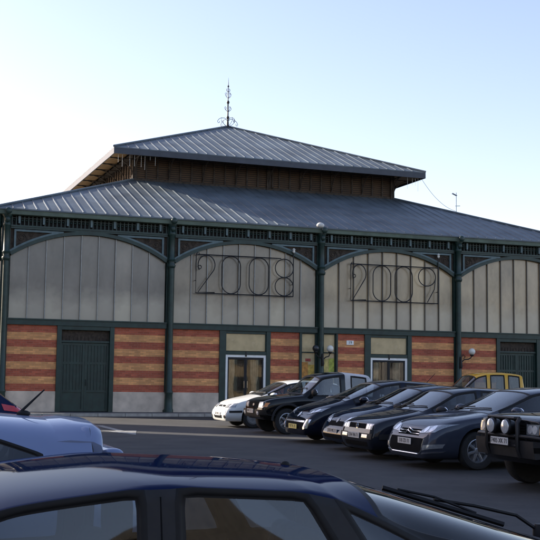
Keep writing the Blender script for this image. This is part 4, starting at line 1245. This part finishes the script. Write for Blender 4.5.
# -- black four wheel drive with bull bar
def four_by_four():
    L = 4.55
    sp = dict(L=L, W=1.86, H=1.85, paint=pc['black'], uc=1.55, ua=2.05, ur=4.2, ut=4.5, wr=.385, fo=.85, wb=2.7, tw=.26, arch=.08,
              top=[(0, 1.04), (.06, 1.07), (.22, 1.10), (.5, 1.115), (1.55, 1.17), (2.05, 1.78), (2.3, 1.84), (3.0, 1.85), (4.2, 1.82), (4.5, 1.2), (4.55, 1.1)],
              belt=[(0, 1.01), (.25, 1.06), (1.55, 1.10), (4.55, 1.1)], bot=[(0, .40), (.5, .38), (4.0, .40), (4.55, .5)],
              wid=[(0, .88), (.08, .94), (.3, .98), (.9, 1), (3.65, 1), (4.3, .98), (4.5, .94), (4.55, .93)], pillars=[1.8, 2.7, 2.82, 3.6, 3.7],
              side_win=[(1.68, 2.7), (2.82, 3.6), (3.7, 4.2)], rim='alloy', spokes=6, nose_crease=.5, y6=.86, y7=.76, fdx=[.14, .10, .03, 0, .01, .015, .02, .02, .02])
    c = Car(sp, nose_at(3.57, 17.1, L), RZ, 'parked_car', 'black four wheel drive with a bull bar and two round driving lamps', 'off roader', GROUP)
    c.both('front', [(.50, .83), (.80, .83), (.80, .98), (.50, .98)], 'headlight', M['headlamp'], n=(6, 4), off=.008)
    c.both('front', [(.81, .84), (.855, .84), (.855, .97), (.81, .97)], 'indicator', M['amberlens'], n=(3, 4))
    g = MB(); c.patch('front', [(-.47, .82), (.47, .82), (.47, .99), (-.47, .99)], 'x', None, off=.004, n=(8, 3), mb=g)
    for i in range(4):
        z = .845 + i * .04; p, n = c.hit('front', 0, z); g.box(p.x, p.x + .02, -.46, .46, z - .008, z + .008)
    g.build('grille', M['mouth'], c.root)
    c.patch('front', [(-.9, .52), (.9, .52), (.9, .74), (-.9, .74)], 'bumper', M['plastic'], off=.09, n=(14, 3), depth=.02)
    bx = L / 2 + .10
    b = MB()
    for z in (.80, 1.06): b.tube([(bx - .06, -.40, z), (bx, -.36, z), (bx, .36, z), (bx - .06, .40, z)], .028, 8)
    for sg in (1, -1):
        b.tube([(bx - .05, sg * .42, .50), (bx, sg * .42, .62), (bx, sg * .42, 1.0), (bx - .05, sg * .40, 1.06)], .034, 8)
        b.tube([(bx - .02, sg * .42, .80), (bx - .03, sg * .70, .80), (bx - .14, sg * .90, .78)], .028, 8)
        b.tube([(bx - .02, sg * .42, .55), (bx - .2, sg * .42, .52)], .03, 8)
    b.tube([(bx - .02, -.40, .66), (bx - .02, .40, .66)], .026, 8)
    b.build('bull_bar', M['iron'], c.root)
    for y in (-.20, .20):
        l = MB(); l.lathe([(.02, -.12), (.09, -.10), (.112, -.02), (.117, .01), (.108, .03), (.08, .045), (.001, .05)], bx + .04, y, .93, 24, 'x'); o = l.build('driving_lamp', M['iron'], c.root)
        l = MB(); l.lathe([(.106, .0), (.100, .042), (.07, .055), (.001, .06)], bx + .042, y, .93, 24, 'x'); l.build('lamp_lens', M['spot'], o)
        MB().tube([(bx, y, .80), (bx, y, .81)], .02, 6).build('lamp_foot', M['iron'], o)
    c.plate(.715, '7405 XK 71', off=.15, w=.24, hh=.055)
    c.mirrors(1.82, 1.18, M['plastic'], (.07, .13, .10)); c.seams([(1.62, 0), (2.76, 0), (3.65, 0)], (.08, 1.5, .72), z0=.56); c.handles([2.55, 3.5], .98, M['plastic']); c.wipers(); c.interior()
    sc_ = MB().rbox(c.X(1.25), c.X(.72), -.26, .26, 1.10, 1.19, .05, 3); sc_.build('bonnet_scoop', c.paint, c.root)
    for u in (.85, 3.55):
        for sg in (1, -1):
            mb = MB(); mb.tube([(c.X(u) + .49 * math.cos(t), sg * .935, .41 + .48 * math.sin(t)) for t in [PI * i / 14 for i in range(15)]], .04, 6); mb.build('wheel_arch_flare', M['plastic'], c.root)
four_by_four()

# -- yellow van near the hall
def yellow_van():
    L = 3.5
    sp = dict(L=L, W=1.66, H=1.80, paint=pc['yellow'], uc=.90, ua=1.55, ur=3.30, ut=3.44, wr=.29, fo=.78, wb=2.12,
              top=[(0, .74), (.06, .80), (.22, .92), (.5, 1.0), (.90, 1.12), (1.55, 1.70), (1.8, 1.78), (2.3, 1.80), (3.0, 1.79), (3.30, 1.73), (3.44, 1.05), (3.5, .95)],
              belt=[(0, .70), (.25, .86), (.90, 1.05), (3.5, 1.08)], pillars=[1.3, 1.92, 2.04, 2.60, 2.72, 3.18], side_win=[(1.10, 1.92), (2.04, 2.60), (2.72, 3.18)],
              rim='cover', nose_crease=.2, y6=.86, y7=.76, fdx=[.08, .05, 0, 0, .08, .16, .2, .2, .2], wid=[(0, .82), (.10, .90), (.35, .97), (.9, 1), (2.9, 1), (3.4, .97), (3.5, .94)])
    c = Car(sp, nose_at(5.72, 40.4, L), RZ - .12, 'parked_van', 'yellow van parked crosswise before the hall behind the row of dark cars', 'van', tilt=False)
    c.both('front', [(.44, .68), (.78, .74), (.78, .92), (.5, .86)], 'headlight', M['headlamp']); c.patch('front', [(-.4, .62), (.4, .62), (.38, .70), (-.38, .70)], 'grille', M['mouth'])
    c.patch('front', [(-.74, .28), (.74, .28), (.74, .52), (-.74, .52)], 'bumper', M['plastic'], off=.02, n=(10, 3)); c.plate(.42, '5561 WR 71', off=.035)
    c.mirrors(1.24, 1.12, M['plastic']); c.seams([(1.08, 0), (1.98, 0), (2.66, 0)], (.24, .85, .6)); c.handles([1.8, 2.15], .98, M['plastic']); c.wipers(); c.interior(seat_m=M['pale_seat'])
    c.both('rear', [(.66, .75), (.78, .75), (.78, 1.1), (.66, 1.1)], 'tail_light', M['redlamp'])
yellow_van()
# -- dark car further right behind the van
def far_hatch():
    L = 4.0
    sp = dict(L=L, W=1.68, H=1.42, paint=pc['black'], uc=1.05, ua=1.9, ur=3.4, ut=3.85, wr=.29, fo=.82, wb=2.5,
              top=[(0, .66), (.22, .78), (1.05, .96), (1.9, 1.36), (2.2, 1.415), (2.7, 1.42), (3.4, 1.34), (3.85, .98), (4.0, .88)],
              belt=[(0, .62), (.25, .72), (1.05, .88), (4.0, .93)], pillars=[1.5, 2.35, 2.45, 3.2], side_win=[(1.25, 2.35), (2.45, 3.2)], rim='cover')
    c = Car(sp, nose_at(9.9, 42.9, L), RZ, 'parked_car', 'black car mostly hidden at the right edge of the photo behind the yellow van', tilt=False)
    c.both('front', [(.40, .58), (.76, .62), (.76, .74), (.42, .70)], 'headlight', M['headlamp']); c.plate(.42, '846 TB 71'); c.mirrors(1.4, .95); c.seams([(1.24, 0), (2.4, 0), (3.25, 0)], (.24, 1, .65)); c.interior()
    c.both('rear', [(.58, .72), (.8, .72), (.8, .96), (.58, .96)], 'tail_light', M['redlamp'])
far_hatch()

# -- pale blue hatchback on the left, tail to the right
def pale_hatch():
    L = 3.95
    sp = dict(L=L, W=1.68, H=1.455, paint=pc['pale'], uc=1.05, ua=1.95, ur=3.60, ut=3.71, wr=.30, fo=.80, wb=2.5, sub=3,
              top=[(0, .62), (.06, .66), (.22, .76), (.5, .85), (1.05, .99), (1.95, 1.39), (2.2, 1.45), (2.5, 1.455), (3.0, 1.430), (3.60, 1.372), (3.71, 1.13), (3.77, 1.10), (3.95, 1.02)],
              belt=[(0, .58), (.25, .70), (1.05, .87), (2.3, .93), (3.3, .98), (3.95, 1.0)], pillars=[1.5, 2.35, 2.46, 2.80, 3.05, 3.30], side_win=[(1.3, 2.35), (2.46, 3.30)], rim='alloy', z6k=[(2.45, .88), (2.9, .83), (3.3, .50)], frame=.012)
    c = Car(sp, put(-2.80, 7.0) + Vector((0, 0, .015)), RZ, 'parked_car', 'pale blue hatchback with a roof spoiler and stubby roof aerial, behind the dark blue car')
    k = 21; v = []
    def roofz(u, y):
        p, n = c.hit('top', c.X(u), y); return p.z if p is not None else 1.36
    for i in range(k):
        y = lerp(-.60, .60, i / (k - 1)); e = 1 - (abs(y) / .60) ** 4 * .5
        z0, z1, z2 = roofz(3.36, y), roofz(3.46, y), roofz(3.55, y)
        v += [(c.X(3.36), y, z0 - .004), (c.X(3.47), y, z1 + .008 + .008 * e), (c.X(3.58 + .06 * e), y, z2 - .002 + .014 * e), (c.X(3.63 + .06 * e), y, z2 - .018), (c.X(3.64 + .06 * e), y, z2 - .045), (c.X(3.61 + .04 * e), y, z2 - .13), (c.X(3.45), y, z1 - .06)]
    f = [(i * 7 + j, i * 7 + (j + 1) % 7, (i + 1) * 7 + (j + 1) % 7, (i + 1) * 7 + j) for i in range(k - 1) for j in range(7)] + [tuple(range(7)), tuple(range((k - 1) * 7, k * 7))]
    MB().add(v, f, True).build('roof_spoiler', c.paint, c.root)
    a = MB(); a.sphere((c.X(3.27), .0, 1.405), 1, (.045, .025, .022)); a.tube([(c.X(3.25), 0, 1.415), (c.X(3.40), 0, 1.56)], [.010, .005], 6); a.build('roof_aerial', M['rubber'], c.root)
    t = MB(); t.rbox(c.X(3.85), c.X(3.70), -.46, .46, .85, 1.205, .07, 6); t.build('tailgate_bulge', c.paint, c.root)
    c.both('rear', [(.56, .66), (.72, .66), (.72, .80), (.58, .80)], 'tail_light', M['redlamp'])
    c.mirrors(1.42, .95); c.seams([(1.28, 0), (2.4, 0)], (.24, 1.0, .66)); c.handles([2.2], .84); c.interior()
    c.both('front', [(.40, .56), (.76, .60), (.76, .73), (.44, .69)], 'headlight', M['headlamp'])
    c.plate(.52, '904 WD 71', mode='rear')
pale_hatch()
# -- dark blue car beyond it, red lamp showing
def left_hatch():
    L = 4.05
    sp = dict(L=L, W=1.70, H=1.44, paint=pc['deep'], uc=1.05, ua=1.95, ur=3.35, ut=3.80, wr=.30, fo=.82, wb=2.55,
              top=[(0, .64), (.06, .68), (.22, .78), (.5, .86), (1.05, .98), (1.95, 1.38), (2.2, 1.435), (2.6, 1.44), (3.1, 1.41), (3.35, 1.36), (3.80, 1.02), (3.9, .96), (4.05, .84)],
              belt=[(0, .60), (.25, .71), (1.05, .88), (2.3, .94), (4.05, .84)], pillars=[1.5, 2.35, 2.46, 3.14], side_win=[(1.3, 2.35), (2.46, 3.14)], rim='alloy')
    c = Car(sp, put(-6.55, 21.3), RZ, 'parked_car', 'deep blue hatchback at the left edge of the photo showing only its red tail light')
    for sg in (1, -1):
        c.patch('side', [(c.X(3.55), .90), (c.X(4.0), .84), (c.X(3.96), .93), (c.X(3.5), 1.02)], 'tail_light', M['redlamp'], sg=sg, off=.012)
    c.mirrors(1.42, .97); c.seams([(1.28, 0), (2.4, 0), (3.2, 0)], (.24, 1.0, .66)); c.handles([2.2, 3.0], .84); c.interior()
    c.both('front', [(.40, .58), (.76, .62), (.76, .74), (.44, .70)], 'headlight', M['headlamp']); c.plate(.55, '551 XB 71', mode='rear')
left_hatch()

# -- foreground: dark blue fastback, tail to the right
def fastback():
    L = 4.72
    sp = dict(L=L, W=1.76, H=1.375, paint=pc['deep'], uc=1.22, ua=2.05, ur=3.40, ut=4.45, wr=.305, fo=.92, wb=2.74, sub=3,
              top=[(0, .62), (.06, .66), (.22, .74), (.5, .82), (1.22, .96), (2.05, 1.325), (2.3, 1.365), (2.6, 1.375), (3.0, 1.365), (3.40, 1.325), (3.62, 1.265), (4.45, 1.01), (4.72, .95)],
              belt=[(0, .58), (.25, .70), (1.22, .87), (2.3, .91), (4.72, .93)], pillars=[1.6, 2.53, 2.63, 3.13, 3.22, 3.62], side_win=[(1.42, 2.53), (2.63, 3.13), (3.22, 3.62)], rim='alloy',
              black_pillar=True, frame=.018, y6=.85, y7=.70, z6k=[(3.1, .89), (3.25, .85), (3.62, .46), (4.45, .4)], glass=M['glass_dark'], sglass=M['glass'], skew={3.13: .22, 3.22: .22, 3.35: .22, 3.40: .22, 3.62: .22}, pillar_mat=M['plastic'])
    b0 = Vector((-.62, 4.66, 0)) + E_ * (L / 2 - 2.58)
    c = Car(sp, put(b0.x, b0.y), RZ, 'parked_car', 'dark blue fastback in the foreground, roof and rear wiper filling the bottom of the photo')
    c.mirrors(1.55, .93); c.seams([(1.4, 0), (2.58, 0), (3.34, 0)], (.24, 1.16, .68)); c.handles([2.4, 3.15], .82); c.interior()
    c.both('rear', [(.56, .70), (.76, .70), (.76, .86), (.56, .86)], 'tail_light', M['redlamp']); c.plate(.56, '2207 WT 71', mode='rear')
    def onglass(u, y, h=.02):
        p, n = c.hit('top', c.X(u), y); return p + n * h
    w = MB(); w.tube([onglass(4.52, .06, .03), onglass(4.40, .05, .075), onglass(4.2, .02, .06), onglass(4.02, .0, .035)], .009, 6)
    w.lathe([(.03, -.02), (.03, .02), (.02, .04)], *onglass(4.53, .06, .02), 12); o = w.build('rear_wiper', M['rubber'], c.root)
    b = MB(); b.tube([onglass(3.80 + .52 * i / 10, -.06 + .16 * i / 10, .018) for i in range(11)], .012, 5)
    b.tube([onglass(3.86, -.04, .03), onglass(4.02, .0, .045), onglass(4.2, .06, .03)], .006, 5); b.build('wiper_blade', M['rubber'], o)
    a = MB(); p = onglass(3.32, 0, 0); a.sphere(p, 1, (.022, .012, .016)); a.build('aerial_base', M['rubber'], c.root)
    for sg in (1, -1):
        mb = MB(); c.strip('side', [(c.X(2.58), .93), (c.X(2.58), 1.20), (c.X(2.58), 1.29)], .008, 'x', None, sg, .002, mb); mb.build('door_gap', M['mouth'], c.root)
    return c
fastback()
# ------------------------------------------------------------------ ground
def ground_sheet():
    ys = [-1500, -200, -60, -30] + [-29.9 + i * 2.0 for i in range(33)] + [34.6, 45, 60, 200, 2500]
    xs = [-2000, -200, -60, -30, -15, 0, 15, 30, 60, 200, 2000]
    ys = sorted(set(ys))
    v = [(x, y, zg(y)) for y in ys for x in xs]; n = len(xs)
    f = [(j * n + i, j * n + i + 1, (j + 1) * n + i + 1, (j + 1) * n + i) for j in range(len(ys) - 1) for i in range(n - 1)]
    o = MB().add(v, f, True).build('ground', M['asphalt']); tag(o, kind='structure'); return o
ground_sheet()
def hall_rect(name, x0, x1, y0, y1, z0, z1, m, bevel=0):
    o = MB().box(x0, x1, y0, y1, z0, z1).build(name, m, None, bevel=bevel); o.location = P2; o.rotation_euler.z = TH
    return tag(o, kind='structure')
hall_rect('pavement', -15.4, 15.4, -2.0, 28.2, -.3, 0, M['pavement'])
k = MB()
for i in range(31):
    x0 = -15.6 + i * 1.0067; k.box(x0 + .004, x0 + 1.0, -2.18, -2.003, -.3, .012)
k = k.build('kerb', M['kerb'], None, bevel=.012); k.location = P2; k.rotation_euler.z = TH; tag(k, kind='structure')
# painted arrow on the carriageway
a, b_ = Vector((-4.96, 33.75, 0)), Vector((-3.37, 29.36, 0)); d = (b_ - a).normalized(); nrm = Vector((-d.y, d.x, 0)); L = (b_ - a).length
def P(u, w): q = a + d * u + nrm * w; return (q.x, q.y, zg(q.y) + .006)
ar = MB(); n = 8
sh = [P(L * .62 * i / n, s * .11) for i in range(n + 1) for s in (-1, 1)]
ar.add(sh, [(2 * i, 2 * i + 1, 2 * i + 3, 2 * i + 2) for i in range(n)])
ar.add([P(L * .58, -.48), P(L * .62, -.11), P(L * .62, .11), P(L * .58, .48), P(L, 0)], [(0, 1, 4), (1, 2, 4), (2, 3, 4)])
tag(ar.build('road_arrow', M['roadpaint']), kind='structure')
# ------------------------------------------------------------------ houses round the square, outside the frame; the near one shades the car park
SAZ = 22.0; SEL = 24.5
T_ = Vector((math.cos(math.radians(SAZ)), -math.sin(math.radians(SAZ)), 0)); Q_ = Vector((math.sin(math.radians(SAZ)), math.cos(math.radians(SAZ)), 0))
M['stucco'] = [mat('stucco_ochre', (.46, .36, .22), .9, 0, .15, .8, .004), mat('stucco_cream', (.55, .50, .40), .9, 0, .12, .8, .004), mat('stucco_grey', (.38, .36, .33), .9, 0, .15, .8, .004)]
M['tile'] = mat('clay_tile', (.165, .15, .125), .85, 0, .3, 4, .01)
M['shutter'] = mat('painted_shutter', (.16, .20, .20), .6, 0, .2, 4)
def house(pos, rz, w, d, h, m, label, roof_h=2.6, bays=5):
    """front looks along local +x; w along y"""
    o = empty('town_house', pos, rz, label, 'house')
    MB().box(-d, 0, 0, w, -1, h).build('wall', m, o)
    r = MB().prism([(-.35, h + .002), (w + .35, h + .002), (w / 2, h + roof_h)], 0, d + .7)
    r.xform(Matrix.Translation((.35, 0, 0)) @ Matrix.Rotation(PI / 2, 4, 'Z')); r.build('roof', M['tile'], o)
    nz = max(1, int(h / 3.2))
    for i in range(bays):
        for j in range(nz):
            y = w * (i + .5) / bays; z = .6 + j * 3.2 + .3
            win = MB().box(.01, .05, y - .5, y + .5, z, z + 1.7).build('window', M['amber'] if False else M['dark_globe'], o)
            s = MB()
            for q in (-1, 1): s.box(.012, .07, y + q * .78 - .24, y + q * .78 + .24, z - .02, z + 1.72)
            s.build('shutter', M['shutter'], win)
            MB().box(.0, .16, y - .6, y + .6, z - .12, z - .03).build('sill', M['kerb'], win)
    return o
def at_pq(p, q): return T_ * p + Q_ * q
z0 = -.3
house(at_pq(-30, -18.0) + Vector((0, 0, z0)), -math.radians(SAZ), 23.0, 10, 18, M['stucco'][0], 'tall ochre stucco house with a clay tile roof shading the car park', bays=7)
house(at_pq(-30, 5.2) + Vector((0, 0, z0)), -math.radians(SAZ), 21.5, 10, 18, M['stucco'][1], 'tall cream stucco house beside the ochre one facing the hall', bays=7)
house(at_pq(-34, 27.5) + Vector((0, 0, z0)), -math.radians(SAZ), 3.0, 3, 19, M['stucco'][2], 'narrow grey stair tower standing beyond a slit of sunlight', .8, bays=1)  # unseen, added to cut a thin sunlit strip on the ground
for i, (x, w, h) in enumerate(((-24, 13, 8.5), (-10.8, 15, 10), (4.4, 12, 8), (16.6, 16, 10.5), (33, 14, 12), (47.5, 17, 11), (65, 15, 13), (80.5, 18, 11.5), (99, 16, 12.5))):
    house(Vector((x + w, -26, -.85)), PI / 2, w, 9, h, M['stucco'][(i + 1) % 3], ['low cream house behind the camera at the left end of the row', 'taller grey house second from the left behind the camera', 'lowest ochre house in the row behind the camera', 'wide cream house fourth in the row behind the camera', 'tall ochre house fifth in the row behind the camera', 'broad grey house sixth in the row behind the camera', 'tallest house of the row behind the camera', 'widest house of the row behind the camera', 'last house at the right end of the row behind the camera'][i])
# ------------------------------------------------------------------ light, sky, camera
w = bpy.data.worlds.new('World'); scene.world = w; w.use_nodes = True
nt = w.node_tree; bg = nt.nodes['Background']
sky = nt.nodes.new('ShaderNodeTexSky'); sky.sky_type = 'NISHITA'; sky.sun_disc = False
to_sun = Vector((-T_.x, -T_.y, 0))
sky.sun_elevation = math.radians(SEL); sky.sun_rotation = math.atan2(to_sun.x, to_sun.y)
sky.air_density = 1.0; sky.dust_density = 1.0; sky.ozone_density = 1.8
hs = nt.nodes.new('ShaderNodeHueSaturation'); hs.inputs['Saturation'].default_value = 1.03   # thin winter haze: paler than a clean sky
nt.links.new(sky.outputs[0], hs.inputs['Color'])
tn = nt.nodes.new('ShaderNodeMix'); tn.data_type = 'RGBA'; tn.blend_type = 'MULTIPLY'; tn.inputs[0].default_value = 1; tn.inputs[7].default_value = (1.20, .965, .91, 1)
nt.links.new(hs.outputs[0], tn.inputs[6]); nt.links.new(tn.outputs[2], bg.inputs['Color']); bg.inputs['Strength'].default_value = SKY
sd = bpy.data.lights.new('sun', 'SUN'); sd.energy = SUN; sd.angle = math.radians(.5); sd.color = (1, .90, .76)
so = bpy.data.objects.new('sun', sd); COL.objects.link(so)
dirv = Vector((T_.x * math.cos(math.radians(SEL)), T_.y * math.cos(math.radians(SEL)), -math.sin(math.radians(SEL))))
so.rotation_euler = dirv.to_track_quat('-Z', 'Y').to_euler(); so.location = (-30, 30, 40)
cam = bpy.data.cameras.new('camera'); co = bpy.data.objects.new('camera', cam); COL.objects.link(co)
cam.sensor_width = 36; cam.lens = 36 * 1138.9 / 540; cam.clip_start = .05; cam.clip_end = 6000
pitch, roll = .0972, .0133
c, s = math.cos(pitch), math.sin(pitch)
fwd = Vector((0, c, s)); up = Vector((0, -s, c)); right = Vector((1, 0, 0))
# picture turned clockwise by roll -> camera turned counter-clockwise
r2 = right * math.cos(roll) + up * math.sin(roll); u2 = -right * math.sin(roll) + up * math.cos(roll)
co.matrix_world = Matrix((( r2.x, u2.x, -fwd.x, 0), (r2.y, u2.y, -fwd.y, 0), (r2.z, u2.z, -fwd.z, 1.26), (0, 0, 0, 1)))
scene.camera = co
vs = scene.view_settings; vs.view_transform = 'Standard'; vs.look = 'None'; vs.gamma = 1; vs.use_curve_mapping = False; vs.exposure = EXPO
